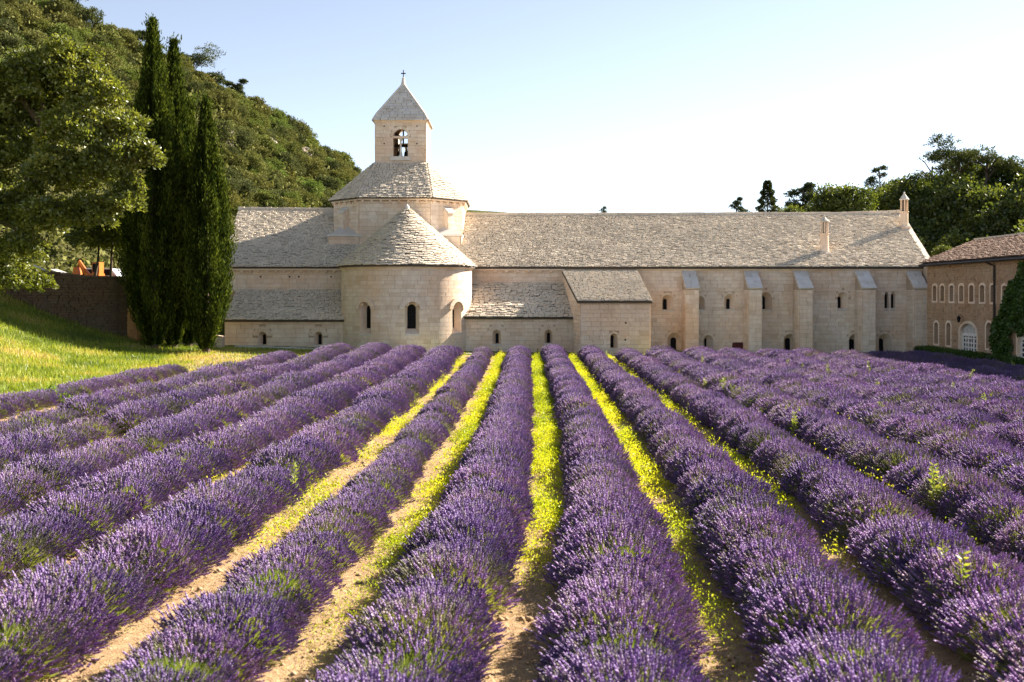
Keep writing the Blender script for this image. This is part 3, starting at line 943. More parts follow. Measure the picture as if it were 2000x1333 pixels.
    bm_.box(tx - .05, tx + .05, ty - .05, ty + .05, 14.6, 15.9)
    for sx in (-1, 1):
        bm_.tube([(tx, ty, 15.05), (tx + sx * 1.0, ty, 15.75)], .045, 6)
    bm_.box(tx - 1.32, tx + 1.32, ty - 1.32, ty + 1.32, 13.2, 13.5)
    link('bell_frame', bm_.mesh('bell_frame', 'wood'), B.root)
    B.close({'wall': 'mortar', 'apse': 'mortar', 'drum': 'mortar', 'belfry': 'mortar', 'roof': 'deck', 'drum_roof': 'deck', 'spire': 'deck'})
    for sx, lb in ((-1, 'dark bronze bell hanging on the cypress side of the belfry opening'), (1, 'dark bronze bell hanging on the dormitory side of the belfry opening')):
        b = MB().lathe((tx + sx * .27, ty - .1, 13.58), [(.29, -.05), (.27, .06), (.215, .2), (.19, .42), (.16, .5), (.05, .54), (.03, .84)], 14)
        o = link('bell', b.mesh('bell', 'bronze')); tag(o, lb, 'bell', 'bells in the bell tower')


build_church()


def build_dorm():
    B = Building('dormitory_wing', 'long buttressed limestone dormitory wing under a wide stone slab roof', 'building', (18.0, 66.0, -0.2))
    fr = Plane(0, Y0)
    x0, x1 = 3.45, 27.15
    def o(px, ytop, ybot, w, ring=.16): return op(wx(px, Y0), wz(ybot, Y0), w, wz(ytop, Y0) - wz(ybot, Y0), ring)
    W = [  # px, y top, y bottom, outer width, inner width, inner y top, inner y bottom, inner offset
        (1304, 576, 606, .74, .25, 584, 605, -.12), (1366, 578, 605, .66, .2, 586, 604, .0), (1425, 575, 605, .72, .23, 584, 604, -.02), (1496, 571, 605, .74, .4, 578, 604, -.16),
        (1646, 571, 604, .70, .2, 580, 602, -.1),
        (1317, 650, 692, .92, .37, 660, 691, 0), (1383, 655, 692, .64, .14, 662, 690, -.1), (1543, 652, 693, .86, .33, 661, 692, -.05),
        (1669, 653, 693, .76, .36, 663, 692, -.08), (1728, 652, 693, .8, .38, 662, 692, -.14)]
    ops = [o(*w[:4]) for w in W]
    lan = [op(wx(p, Y0), wz(603, Y0), .27, wz(572, Y0) - wz(603, Y0), 0, .26) for p in (1731, 1743.5)]
    door = op(wx(1442.5, Y0), wz(697, Y0), .84, wz(669, Y0) - wz(697, Y0), 0, .12)
    wall_core(B, fr, [(x0, -.6), (x1, -.6), (x1, EZ), (x0, EZ)], [hole(q) for q in ops + lan + [door]])
    masonry(B, fr, 7.9, x1, -.45, EZ - .2, ops + lan + [door], .25, (.4, .85))
    for w, q in zip(W, ops):
        ih = wz(w[5], Y0) - wz(w[6], Y0)
        window(B, fr, q[0], q[1], q[2], q[3], w[4], ih, wz(w[6], Y0), w[7], .42, .15, 0, None, (1, 3) if w[4] > .3 else (0, 0), barw=.015)
    for q in lan:
        window(B, fr, q[0], q[1], q[2], q[3], .22, q[3] - .06, q[1] + .03, 0, .2, 0, 0, None, (0, 0), rise=.26, irise=.22)
    d = MB(); a = arch(door[0], door[1], door[2] + .02, door[3] + .01, 6, .12)
    d.prism([fr.P(u, -.12, z) for u, z in a], [fr.P(u, .03, z) for u, z in a])
    dr = link('door', d.mesh('door', 'reddoor'), B.root)
    for k in range(4):
        u = door[0] - .31 + k * .205
        link('board', MB().obox(fr, u - .085, u + .1, .03, .045, door[1], door[1] + .86).mesh('board', 'reddoor'), dr)
    slab(B, 'cornice', [fr.P(u, q, EZ - .2) for u, q in ((3.5, .0), (3.5, .14), (x1, .14), (x1, .0))], [fr.P(u, q, EZ - .02) for u, q in ((3.5, .0), (3.5, .22), (x1, .22), (x1, .0))], 'stone')
    # other sides
    e = Plane(x1, Y0, math.pi / 2)
    wall_core(B, e, [(0, -.6), (18, -.6), (18, EZ), (9, RZ + .1), (0, EZ)], [])
    wall_core(B, Plane(x1, YR + 9, math.pi), [(0, -.6), (23, -.6), (23, EZ), (0, EZ)], [])
    # buttresses
    for px in (1352, 1475, 1574, 1697, 1799):
        Yf = 63.6
        xc = wx(px, Yf); h = .41
        zt, zf = wz(531, Y0), wz(566, Yf)
        bf = Plane(xc - h, Yf); bl = Plane(xc - h, Y0, -math.pi / 2); br = Plane(xc + h, Yf, math.pi / 2)
        mbb = MB(); mbb.prism([(xc - h, Yf, -.6), (xc + h, Yf, -.6), (xc + h, Y0, -.6), (xc - h, Y0, -.6)], [(xc - h, Yf, zf), (xc + h, Yf, zf), (xc + h, Y0, zt), (xc - h, Y0, zt)])
        key = 'buttress'
        B.mb(key).add(mbb.V, mbb.Fc)
        masonry(B, bf, 0, 2 * h, -.45, zf - .02, (), .27, (.35, .6), part=key)
        for sd_ in (bl, br):
            masonry(B, sd_, .03, Y0 - Yf - .03, -.45, zf - .02, (), .27, (.4, .8), part=key)
        cap = B.pieces.setdefault((key, 'cap_stone', 'pale'), [])
        ln = math.hypot(Y0 - Yf + .1, zt - zf); sl = math.atan2(zt - zf, Y0 - Yf + .1)
        for j in range(5):
            nsp = 2 if j % 2 else 1
            for q in range(nsp):
                f = (j + .5) / 5
                w = (2 * h + .1) / nsp
                c = Vector((xc - h - .05 + w * (q + .5), Yf - .1 + (Y0 - Yf + .1) * f, zf + (zt - zf) * f + .07))
                cap.append(Matrix.Translation(c) @ Matrix.Rotation(sl + random.gauss(0, .015), 4, 'X') @ Matrix.Diagonal((w - .012, ln / 5 * 1.06, .13, 1)))
    # roof
    tiled_facet(B, (x0 + .01, Y0 - .32, EZ), (x1 + .12, Y0 - .32, EZ), (28.75, YR, RZ + .12), (x0 + .36, YR, RZ), .18, ragged=True)
    B.mb('roof').quad((x0 + .36, YR, RZ), (28.75, YR, RZ + .12), (x1 + .12, YR + 9.3, EZ), (x0 + .01, YR + 9.3, EZ))
    B.mb('roof').add([(28.75, YR, RZ + .1), (x1 + .1, Y0 - .3, EZ - .1), (x1 + .1, YR + 9.3, EZ - .1)], [(0, 1, 2)])
    ridge(B, (x0 + .28, YR, RZ - .02), (24.4, YR, RZ + .06)); ridge(B, (24.4, YR, RZ + .06), (28.7, YR, RZ + .2))
    L = B.pieces.setdefault(('roof', 'verge_stone', 'tile'), [])
    for k in range(20):
        f = (k + .5) / 20
        c = Vector((x1 + .16, Y0 - .32, EZ)).lerp(Vector((28.8, YR, RZ + .12)), f) + Vector((0, 0, .09))
        L.append(Matrix.Translation(c) @ Matrix.Rotation(-.17, 4, 'Z') @ Matrix.Rotation(.42, 4, 'X') @ Matrix.Diagonal((.34, .49, .08, 1)))
    # chimneys
    def chimney(px, yb, y_base, y_shaft, y_lan, y_top, Y):
        x = wx(px, Y); p = (EZ + (RZ - EZ) / 9.3 * (Y - Y0 + .32))
        zb, z1, z2, z3, z4 = p - .3, wz(y_base, Y), wz(y_shaft, Y), wz(y_lan, Y), wz(y_top, Y)
        m = MB()
        m.box(x - .34, x + .34, Y - .34, Y + .34, zb - .2, z1 - .06)
        m.prism([(x + a * .38, Y + b * .38, z1 - .06) for a, b in ((-1, -1), (1, -1), (1, 1), (-1, 1))], [(x + a * .24, Y + b * .24, z1 + .08) for a, b in ((-1, -1), (1, -1), (1, 1), (-1, 1))])
        m.lathe((x, Y, 0), [(.28, z1 + .05), (.27, z2 - .06), (.32, z2 - .04), (.32, z2 + .02), (.25, z2 + .02)], 14)
        ch = link('chimney', m.mesh('chimney', 'stone'), B.part_roof)
        for k in range(6):
            t = math.tau * k / 6 + .3
            link('post', MB().lathe((x + .225 * math.cos(t), Y + .225 * math.sin(t), 0), [(.055, z2), (.055, z3)], 6).mesh('post', 'stone'), B.root)
        link('chimney_core', MB().lathe((x, Y, 0), [(.1, z2), (.1, z3)], 8).mesh('chimney_core', 'deck'), B.root)
        link('chimney_cap', MB().lathe((x, Y, 0), [(.34, z3), (.34, z3 + .05), (.27, z3 + .12), (.12, z4 - .16), (.05, z4 - .06), (.07, z4), (.02, z4 + .08)], 14).mesh('chimney_cap', 'pale'), B.root)
    B.part_roof = None
    keep = B.core.pop('roof')
    B.part['roof'] = link('roof', keep.mesh('roof', 'deck'), B.root)
    B.part_roof = B.part['roof']
    chimney(1610, 503, 494, 457, 434, 422, 67.0)
    chimney(1766, 462, 443, 414, 391, 377, 71.2)
    pipe = MB().tube([(27.0, Y0 - .5, EZ - .05), (27.0, Y0 - .2, EZ - .5), (27.02, Y0 - .14, EZ - .7), (27.02, Y0 - .14, -.4)], .055, 8)
    B.close({'wall': 'mortar', 'buttress': 'mortar'})
    o_ = link('downpipe', pipe.mesh('downpipe', 'lead')); tag(o_, 'dark downpipe in the corner between dormitory wing and brown tiled house', 'pipe', 'rainwater downpipes')


build_dorm()


def build_leanto():
    B = Building('lean_to_annex', 'plain limestone annex with a single sloping stone roof against the dormitory eaves', 'building', (6.0, 61.0, 0.0))
    Yf = 58.8
    A, Bp, C_, Dp = (3.4, Y0), (wx(1134, Yf), Yf), (wx(1269, Yf), Yf), (8.05, Y0)
    zf, zb = 3.3, 5.22
    fl = Plane(A[0], A[1], math.atan2(Bp[1] - A[1], Bp[0] - A[0])); ll = math.hypot(Bp[0] - A[0], Bp[1] - A[1])
    ff = Plane(*Bp, 0); fw = C_[0] - Bp[0]
    fr_ = Plane(*C_, math.atan2(Dp[1] - C_[1], Dp[0] - C_[0]))
    wall_core(B, fl, [(0, -.4), (ll, -.4), (ll, zf), (0, zb)], [])
    masonry(B, fl, 0, ll, -.3, zb - .1, (), .25, (.4, .85), lim=lambda z: (0 if z < zf else 0, ll if z < zf - .1 else ll * (1 - (z + .12 - zf) / (zb - zf))))
    o = op(wx(1199, Yf) - Bp[0], wz(682, Yf), .42, .92, .14)
    wall_core(B, ff, [(0, -.4), (fw, -.4), (fw, zf), (0, zf)], [hole(o)])
    masonry(B, ff, 0, fw, -.3, zf - .08, [o], .25, (.4, .85))
    window(B, ff, o[0], o[1], .42, .92, .18, .72, o[1] + .08, -.08, .4, .13)
    wall_core(B, fr_, [(0, -.4), (ll, -.4), (ll, zb), (0, zf)], [])
    masonry(B, fr_, 0, ll, -.3, zf - .1, (), .25, (.4, .85))
    putlogs(B, ff, [(wx(1222, Yf) - Bp[0], wz(631, Yf)), (wx(1221, Yf) - Bp[0], wz(664, Yf))], .09)
    slab(B, 'cornice', [ff.P(u, d, zf - .08) for u, d in ((-.05, 0), (-.05, .08), (fw + .05, .08), (fw + .05, 0))], [ff.P(u, d, zf) for u, d in ((-.08, 0), (-.08, .13), (fw + .08, .13), (fw + .08, 0))], 'stone')
    tiled_facet(B, (Bp[0] - .2, Yf - .2, zf - .02), (C_[0] + .14, Yf - .2, zf - .02), (Dp[0] + .1, Y0 - .3, zb - .02), (A[0] - .15, Y0 - .3, zb - .02), .19, (.16, .36))
    B.close({'wall': 'mortar', 'roof': 'deck'})


build_leanto()


def build_house():
    B = Building('rubble_house', 'warm rubble stone house with brown clay tile roof and white arched garden doors', 'house', (26.0, 55.0, -0.2))
    X0, Ys, Ye = 25.6, 61.3, 40.0
    EH = 5.55
    fr = Plane(X0, Ys, -math.pi / 2)
    ln = Ys - Ye
    def uu(px): return Ys - X0 * F / (px - 1000.0)
    ups = [op(uu(p), wz(yb, Ys - uu(p)), .5, .92, .0, .12) for p, yb in ((1827, 588), (1842, 588.5), (1860, 589), (1879, 589.5), (1899, 590), (1920, 590.5), (1941, 591))]
    ups += [op(uu(p), wz(593, Ys - uu(p)), .5, .92, .0, .12) for p in (1964, 1988, 2015, 2045, 2080)]
    los = [op(uu(1830), wz(672, 60), .56, 1.3, 0, .25), op(uu(1854), wz(675, 58.3), .56, 1.34, 0, .25), op(uu(1933), wz(681, 53.5), .6, 1.4, 0, .28)]
    d1 = op(uu(1892), wz(699, 55.8), 2.1, wz(632, 55.8) - wz(699, 55.8), 0, .62)
    d2 = op(uu(2010), wz(712, 49.3), 2.1, 1.85, 0, .6)
    allo = ups + los + [d1, d2]
    wall_core(B, fr, [(0, -.6), (ln, -.6), (ln, EH), (0, EH)], [hole(o) for o in allo])
    masonry(B, fr, 0, ln, -.45, EH - .05, [(a, b - .1, c + .24, d + .2, .0, e) for a, b, c, d, r, e in allo], .17, (.18, .42), 'rubble', gap=.02, depth=.045, proud=.02)
    def frame(o):
        a = arch(o[0], o[1], o[2], o[3], 10, o[5]); b = arch(o[0], o[1] - .1, o[2] + .26, o[3] + .24, 10, o[5] + .06); n = len(a)
        V = [fr.P(u, .056, z) for u, z in a] + [fr.P(u, .056, z) for u, z in b] + [fr.P(u, -.01, z) for u, z in b]
        return MB().add(V, [(k, n + k, n + (k + 1) % n, (k + 1) % n) for k in range(n)] + [(n + k, 2 * n + k, 2 * n + (k + 1) % n, n + (k + 1) % n) for k in range(n)])
    for o in ups + los:
        w = window(B, fr, o[0], o[1], o[2], o[3], o[2] * .8, o[3] - .14, o[1] + .06, 0, .3, 0, 0, None, (1, 3), 'rubble', o[5], o[5] * .8, sill=False, barmat='white', barw=.045)
        link('surround', frame(o).mesh('surround', 'stone'), w)
    for o in (d1, d2):
        a = arch(o[0], o[1], o[2], o[3], 10, o[5]); n = len(a)
        dr = link('garden_door', MB().add([fr.P(u, .056, z) for u, z in a] + [fr.P(u, -.2, z) for u, z in a], [(k, n + k, n + (k + 1) % n, (k + 1) % n) for k in range(n)]).mesh('garden_door', 'stone'), B.root)
        link('surround', frame(o).mesh('surround', 'stone'), dr)
        link('pane', MB().prism([fr.P(u, -.22, z) for u, z in a], [fr.P(u, -.18, z) for u, z in a]).mesh('pane', 'glass'), dr)
        zs = o[1] + o[3] - o[5]
        for k in range(1, 12):
            u = o[0] - o[2] / 2 + o[2] * k / 12; q = abs(u - o[0]) / (o[2] / 2)
            link('bar', MB().obox(fr, u - .035, u + .035, -.178, -.13, zs + .04, zs + o[5] * math.sqrt(1 - q * q) - .02).mesh('bar', 'white'), dr)
        link('transom', MB().obox(fr, o[0] - o[2] / 2, o[0] + o[2] / 2, -.178, -.11, zs - .1, zs + .06).mesh('transom', 'white'), dr)
        for k, wd in ((0, .1), (1, .06), (2, .14), (3, .06), (4, .14), (5, .06), (6, .1)):
            u = o[0] - o[2] / 2 + .05 + (o[2] - .1) * k / 6
            link('stile', MB().obox(fr, u - wd / 2, u + wd / 2, -.178, -.12, o[1], zs - .1).mesh('stile', 'white'), dr)
        for k in range(5):
            z = o[1] + .05 + (zs - .15 - o[1]) * k / 4.5
            link('rail', MB().obox(fr, o[0] - o[2] / 2, o[0] + o[2] / 2, -.176, -.125, z - .035, z + .035).mesh('rail', 'white'), dr)
    # ends and back
    B.mb('wall').box(26.75, X0 + 8.5, Ys + .02, Y0 - .02, -.6, EH - .06)  # unseen block added to shut out sun that brightened the end buttress
    wall_core(B, Plane(X0 + 8.6, Ys, math.pi), [(0, -.6), (8.6, -.6), (8.6, EH), (0, EH)], [])
    wall_core(B, Plane(X0 + 8.6, Ye, math.pi / 2), [(0, -.6), (ln, -.6), (ln, EH), (0, EH)], [])
    wall_core(B, Plane(X0, Ye, 0), [(0, -.6), (8.6, -.6), (8.6, EH), (4.3, 7.1), (0, EH)], [])
    R1, R2 = (29.6, 63.6, 7.08), (29.6, Ye - .2, 7.08)
    c0 = (X0 - .38, Ys + .25, EH)
    tiled_facet(B, c0, (X0 - .38, Ye - .2, EH), R2, R1, .27, (.16, .2), .09, 'clay', 'roof', lap=1.25, jit=.5)
    B.mb('roof').add([R1, R2, (X0 + 9, Ye - .2, EH), (X0 + 9, Ys + .25, EH), c0], [(0, 1, 2, 3), (0, 3, 4)])
    ridge(B, (29.6, 63.5, 7.05), (29.6, Ye, 7.05), w=.26, step=(.35, .42))
    link('gutter', MB().tube([(X0 - .44, Ys + .2, EH - .08), (X0 - .44, Ye, EH - .08)], .075, 8).mesh('gutter', 'lead'), B.root)
    B.close({'wall': 'mortar', 'roof': 'deck'})
    for px, lb in ((1946, 'dark downpipe on the rubble house beside the ivy'),):
        Yp = X0 * F / (px - 1000.0)
        o_ = link('downpipe', MB().tube([(X0 - .44, Yp + .25, EH - .12), (X0 - .3, Yp + .2, EH - .22), (X0 - .12, Yp, EH - .35), (X0 - .12, Yp, -.4)], .06, 8).mesh('downpipe', 'lead'))
        tag(o_, lb, 'pipe', 'rainwater downpipes')
    Yp = X0 * F / 882.0
    t = thing('wall_lantern', 'small black wall lantern above the white arched door', 'lantern', (X0 - .05, Yp, wz(623, Yp)))
    zc = wz(623, Yp)
    link('bracket', MB().tube([(X0 - .02, Yp, zc + .1), (X0 - .2, Yp, zc + .24), (X0 - .28, Yp, zc + .17)], .018, 6).mesh('bracket', 'iron'), t)
    link('lamp_head', MB().lathe((X0 - .28, Yp, zc - .2), [(.06, 0), (.07, .02), (.11, .25), (.13, .27), (.03, .37)], 6).mesh('lamp_head', 'iron'), t)


build_house()


# ------------------------------------------------------------------ kerb, crosses, old walls
def build_small_masonry():
    pts = [(-16.3, 58.5, 675.5), (-13, 58.4, 679), (-9.5, 58.3, 684), (-7, 57.9, 688), (-4, 58.1, 690), (0, 58.3, 692), (4, 58.2, 695), (9, 58.0, 698.5), (13, 58, 701)]
    B = Building('stone_kerb', 'thin pale stone kerb between the lavender and the church walls', 'kerb', (-2, 58.3, .3))
    mb = MB()
    for (xa, ya, pa), (xb, yb, pb) in zip(pts, pts[1:]):
        n = max(1, round((xb - xa) / 1.1))
        for k in range(n):
            f0, f1 = k / n, (k + 1) / n
            q = [(xa + (xb - xa) * f, ya + (yb - ya) * f, wz(pa + (pb - pa) * f, ya + (yb - ya) * f)) for f in (f0, f1 - .015 / max(.2, xb - xa))]
            m = MB().prism([(q[0][0], q[0][1], q[0][2] - .35), (q[1][0], q[1][1], q[1][2] - .35), (q[1][0], q[1][1] + .3, q[1][2] - .35), (q[0][0], q[0][1] + .3, q[0][2] - .35)],
                           [(q[0][0], q[0][1], q[0][2]), (q[1][0], q[1][1], q[1][2]), (q[1][0], q[1][1] + .3, q[1][2] + random.uniform(0, .01)), (q[0][0], q[0][1] + .3, q[0][2])])
            link('kerb_stone', m.mesh('kerb_stone', 'pale'), B.root)
    for px, lb in ((974, 'black iron cross behind the kerb, closest to the apse'), (1050.5, 'black iron cross behind the kerb, middle of three'), (1103, 'black iron cross behind the kerb, beside the annex side wall')):
        Y = 59.2; x = wx(px, Y); z = wz(690, Y)
        m = MB(); m.box(x - .025, x + .025, Y - .02, Y + .02, z - .3, z + .28); m.box(x - .12, x + .12, Y - .022, Y + .022, z + .08, z + .13); m.box(x - .14, x + .14, Y - .06, Y + .06, z - .3, z - .02)
        tag(link('grave_cross', m.mesh('grave_cross', 'iron')), lb, 'cross', 'iron crosses along the church wall')
    # the old retaining wall on the bank
    W = Building('retaining_wall', 'dark old dry stone retaining wall above the grass bank', 'wall', (-23, 53, 1.5))
    p0, p1 = (-31.0, wallY(-31.0)), (-21.2, 55.0)
    a = math.atan2(p1[1] - p0[1], p1[0] - p0[0]); ln = math.hypot(p1[0] - p0[0], p1[1] - p0[1])
    fr = Plane(*p0, a)
    bot = lambda u: float(gz(*fr.P(u, .3, 0)[:2])) - .3
    top = lambda u: np.interp(u, [0, 7, 9, ln], [5.7, 4.85, 4.62, 4.56])
    us = np.linspace(0, ln, 9)
    for k in range(8):
        u0, u1 = us[k], us[k + 1]
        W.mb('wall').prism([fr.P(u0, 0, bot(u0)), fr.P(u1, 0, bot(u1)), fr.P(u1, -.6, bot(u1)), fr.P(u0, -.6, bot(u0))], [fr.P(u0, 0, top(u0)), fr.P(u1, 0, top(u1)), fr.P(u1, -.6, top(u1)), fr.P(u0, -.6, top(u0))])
    uq = np.linspace(0, ln, 60); bq = np.array([bot(q) for q in uq]); tq = np.array([top(q) for q in uq])
    def lim(z):
        ok = uq[(bq < z + .25) & (tq > z)]
        return (ok.min(), ok.max()) if len(ok) > 1 else (0, 0)
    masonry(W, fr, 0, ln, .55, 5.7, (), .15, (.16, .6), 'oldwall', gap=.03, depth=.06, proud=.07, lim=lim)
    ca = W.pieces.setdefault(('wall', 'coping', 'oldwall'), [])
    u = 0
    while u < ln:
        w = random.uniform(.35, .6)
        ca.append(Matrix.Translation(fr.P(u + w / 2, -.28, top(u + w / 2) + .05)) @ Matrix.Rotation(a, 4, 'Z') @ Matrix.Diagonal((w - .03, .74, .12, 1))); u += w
    pe = Plane(p1[0] - .02, p1[1] - .02, 0)
    W.mb('pier').prism([pe.P(0, .05, .3), pe.P(.62, .05, .3), pe.P(.62, -.7, .3), pe.P(0, -.7, .3)], [pe.P(0, .05, 3.0), pe.P(.4, .05, 2.9), pe.P(.4, -.7, 2.9), pe.P(0, -.7, 3.0)])
    masonry(W, Plane(*pe.P(0, .05, 0)[:2], 0), 0, .6, .5, 2.9, (), .2, (.24, .4), 'pierstone', 'pier', gap=.03, proud=.03)
    masonry(W, Plane(*pe.P(.61, .05, 0)[:2], math.pi / 2), 0, .7, .5, 2.8, (), .2, (.24, .4), 'pierstone', 'pier', gap=.03, proud=.03)
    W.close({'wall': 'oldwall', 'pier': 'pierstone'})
    G = Building('garden_wall', 'low sunlit rough stone wall half hidden behind the cypress trunks', 'wall', (-19.5, 57.5, .9))
    g = Plane(-21.3, 58.6, rad(-6))
    G.mb('wall').prism([g.P(0, 0, .3), g.P(4.4, 0, .3), g.P(4.4, -.4, .3), g.P(0, -.4, .3)], [g.P(0, 0, 1.9), g.P(4.4, 0, 1.25), g.P(4.4, -.4, 1.25), g.P(0, -.4, 1.9)])
    masonry(G, g, 0, 4.4, .4, 1.85, (), .16, (.2, .42), 'stone', gap=.025, proud=.03, lim=lambda z: (0, 4.4 if z < 1.2 else max(.4, 4.4 - (z - 1.2) * 6.5)))
    G.close({'wall': 'mortar'})
    # ramp parapet above the wall
    Pp = Building('stone_parapet', 'sloping sunlit stone parapet on the terrace behind the old wall', 'wall', (-25.5, 57, 5))
    a0, a1 = Vector((wx(38, 56.5), 56.5, wz(512, 56.5))), Vector((wx(122, 55.0), 55.0, wz(545, 55.0)))
    b0, b1 = Vector((wx(98, 58), 58, wz(526, 58))), Vector((wx(146, 56.8), 56.8, wz(543, 56.8)))
    for A_, B_, nn in ((a0, a1, 8), (b0, b1, 5)):
        for k in range(nn):
            q0, q1 = A_.lerp(B_, k / nn), A_.lerp(B_, (k + .96) / nn)
            link('coping', MB().prism([(q.x + s, q.y + s, q.z - .1) for q, s in ((q0, 0), (q1, 0), (q1, .3), (q0, .3))], [(q.x + s, q.y + s, q.z) for q, s in ((q0, 0), (q1, 0), (q1, .3), (q0, .3))]).mesh('coping', 'pale'), Pp.root)
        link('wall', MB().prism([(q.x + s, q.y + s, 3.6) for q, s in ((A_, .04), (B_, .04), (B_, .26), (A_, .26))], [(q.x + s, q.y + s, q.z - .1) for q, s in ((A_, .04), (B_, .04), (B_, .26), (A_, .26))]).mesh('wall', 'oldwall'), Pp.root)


build_small_masonry()


def build_vehicles():
    Y = 62.5
    zt = 4.0
    t = thing('excavator', 'small orange excavator half hidden behind the old wall', 'excavator', (wx(160, Y), Y, zt))
    x = wx(164, Y)
    link('boom', MB().tube([(x + .6, Y, zt + .6), (x + .1, Y, zt + 1.1), (x - .3, Y, zt + 1.75), (x - .42, Y, zt + 1.35)], [.16, .17, .14, .1], 6).mesh('boom', 'orange'), t)
    link('bucket', MB().prism([(x - .62, Y - .25, zt + .95), (x - .2, Y - .25, zt + .95), (x - .2, Y + .25, zt + .95), (x - .62, Y + .25, zt + .95)], [(x - .55, Y - .25, zt + 1.4), (x - .3, Y - .25, zt + 1.4), (x - .3, Y + .25, zt + 1.4), (x - .55, Y + .25, zt + 1.4)]).mesh('bucket', 'orange'), t)
    link('body', MB().box(x + .3, x + 1.1, Y - .4, Y + .5, zt + .3, zt + 1.0).mesh('body', 'orange'), t)
    cb = link('cab', MB().box(x + .62, x + 1.08, Y - .3, Y + .4, zt + 1.0, zt + 1.72).mesh('cab', 'orange'), t)
    link('window', MB().box(x + .67, x + 1.03, Y - .31, Y - .29, zt + 1.1, zt + 1.62).mesh('window', 'glass'), cb)
    link('track', MB().box(x + .2, x + 1.2, Y - .55, Y - .3, zt, zt + .34).mesh('track', 'rubber'), t)
    link('track', MB().box(x + .2, x + 1.2, Y + .3, Y + .55, zt, zt + .34).mesh('track', 'rubber'), t)
    Yc = 65.0; xc = wx(205, Yc)
    c = thing('parked_car', 'pale blue parked car seen over the old wall by the cypresses', 'car', (xc, Yc, zt))
    prof = [(-1.7, .3), (1.7, .3), (1.72, .75), (1.1, .88), (.7, 1.38), (-.9, 1.42), (-1.55, .95), (-1.75, .85)]
    link('body', MB().prism([(xc + u, Yc - .75, zt + z) for u, z in prof], [(xc + u, Yc + .75, zt + z) for u, z in prof]).mesh('body', 'carpaint'), c)
    for (u0, u1) in ((-1.25, -.15), (-.05, .85)):
        link('window', MB().prism([(xc + u, Yc - .765, zt + z) for u, z in ((u0, .92), (u1, .92), (u1 - .18, 1.32), (u0 + .15, 1.32))], [(xc + u, Yc - .745, zt + z) for u, z in ((u0, .92), (u1, .92), (u1 - .18, 1.32), (u0 + .15, 1.32))]).mesh('window', 'glass'), c)
    for u in (-1.1, 1.1):
        for s in (-.72, .72):
            link('wheel', MB().tube([(xc + u, Yc + s - .09, zt + .3), (xc + u, Yc + s + .09, zt + .3)], .3, 12).mesh('wheel', 'rubber'), c)


build_vehicles()


# ------------------------------------------------------------------ hills
def smooth_poly(pts, n):
    pts = np.asarray(pts, float)
    t = np.linspace(0, 1, len(pts)); q = np.linspace(0, 1, n)
    return np.stack([np.interp(q, t, pts[:, i]) for i in range(3)], 1)


def pxp(px, py, Y): return (wx(px, Y), Y, wz(py, Y))


HL_R = smooth_poly([pxp(-420, -330, 92), pxp(-160, -150, 98), pxp(0, -20, 104), pxp(80, 20, 107), pxp(180, 58, 111), pxp(270, 102, 116), pxp(380, 148, 124), pxp(460, 205, 131), pxp(530, 243, 138), pxp(600, 290, 146), pxp(660, 326, 152), pxp(705, 358, 157), pxp(770, 400, 163), pxp(880, 452, 172), pxp(960, 490, 180)], 90)
HL_B = smooth_poly([(-62, 40, 5), (-50, 48, 5), (-40, 58, 4.3), (-34, 66, 4), (-29, 74, 3.6), (-25, 82, 3.2), (-20, 90, 2.5), (-12, 100, 1.6), (-4, 112, .6), (6, 130, -.3)], 90)
HR_R = smooth_poly([pxp(1430, 465, 150), pxp(1560, 460, 135), pxp(1640, 438, 122), pxp(1720, 408, 114), pxp(1790, 386, 108), pxp(1850, 408, 104), pxp(1920, 394, 101), pxp(2000, 368, 99), pxp(2150, 310, 97), pxp(2400, 260, 95), pxp(2800, 200, 92)], 70)
HR_B = smooth_poly([(20, 118, -.4), (24, 104, -.4), (28, 94, -.4), (32, 88, -.4), (36, 82, -.4), (40, 76, -.4), (46, 70, -.4), (56, 62, -.4), (70, 52, -.4)], 70)


def hill(name, label, Rg, Bs, matname):
    nt = 26
    n = len(Rg)
    prof = np.linspace(0, 1, nt)
    P = []
    for t in prof:
        q = Bs * (1 - t) + Rg * t
        q = q.copy(); q[:, 2] = Bs[:, 2] + (Rg[:, 2] - Bs[:, 2]) * (t ** 1.12)
        q[:, 2] += R.normal(0, .25, n) * math.sin(math.pi * t)
        P.append(q)
    out = Rg - Bs; out[:, 2] = 0; out = norm(out)
    for dd, dz in ((12, -3), (40, -18), (90, -60)):
        q = Rg + out * dd; q[:, 2] = np.maximum(q[:, 2] + dz, -2); P.append(q)
    P = np.stack(P)
    k = P.shape[0]
    i = (np.arange(k - 1)[:, None] * n + np.arange(n - 1)[None, :]).ravel()
    T = np.concatenate([np.stack([i, i + 1, i + n + 1], 1), np.stack([i, i + n + 1, i + n], 1)])
    me = raw_mesh(name, P.reshape(-1, 3), T, [matname], smooth=True)
    tag(link(name, me), label, None, None, "structure")
    return lambda s, t: _hp(P, s, t, nt)


def _hp(P, s, t, nt):
    n = P.shape[1]
    a = s * (n - 1); b = t * (nt - 1)
    i, j = min(int(a), n - 2), min(int(b), nt - 2)
    f, g = a - i, b - j
    return (P[j, i] * (1 - f) + P[j, i + 1] * f) * (1 - g) + (P[j + 1, i] * (1 - f) + P[j + 1, i + 1] * f) * g


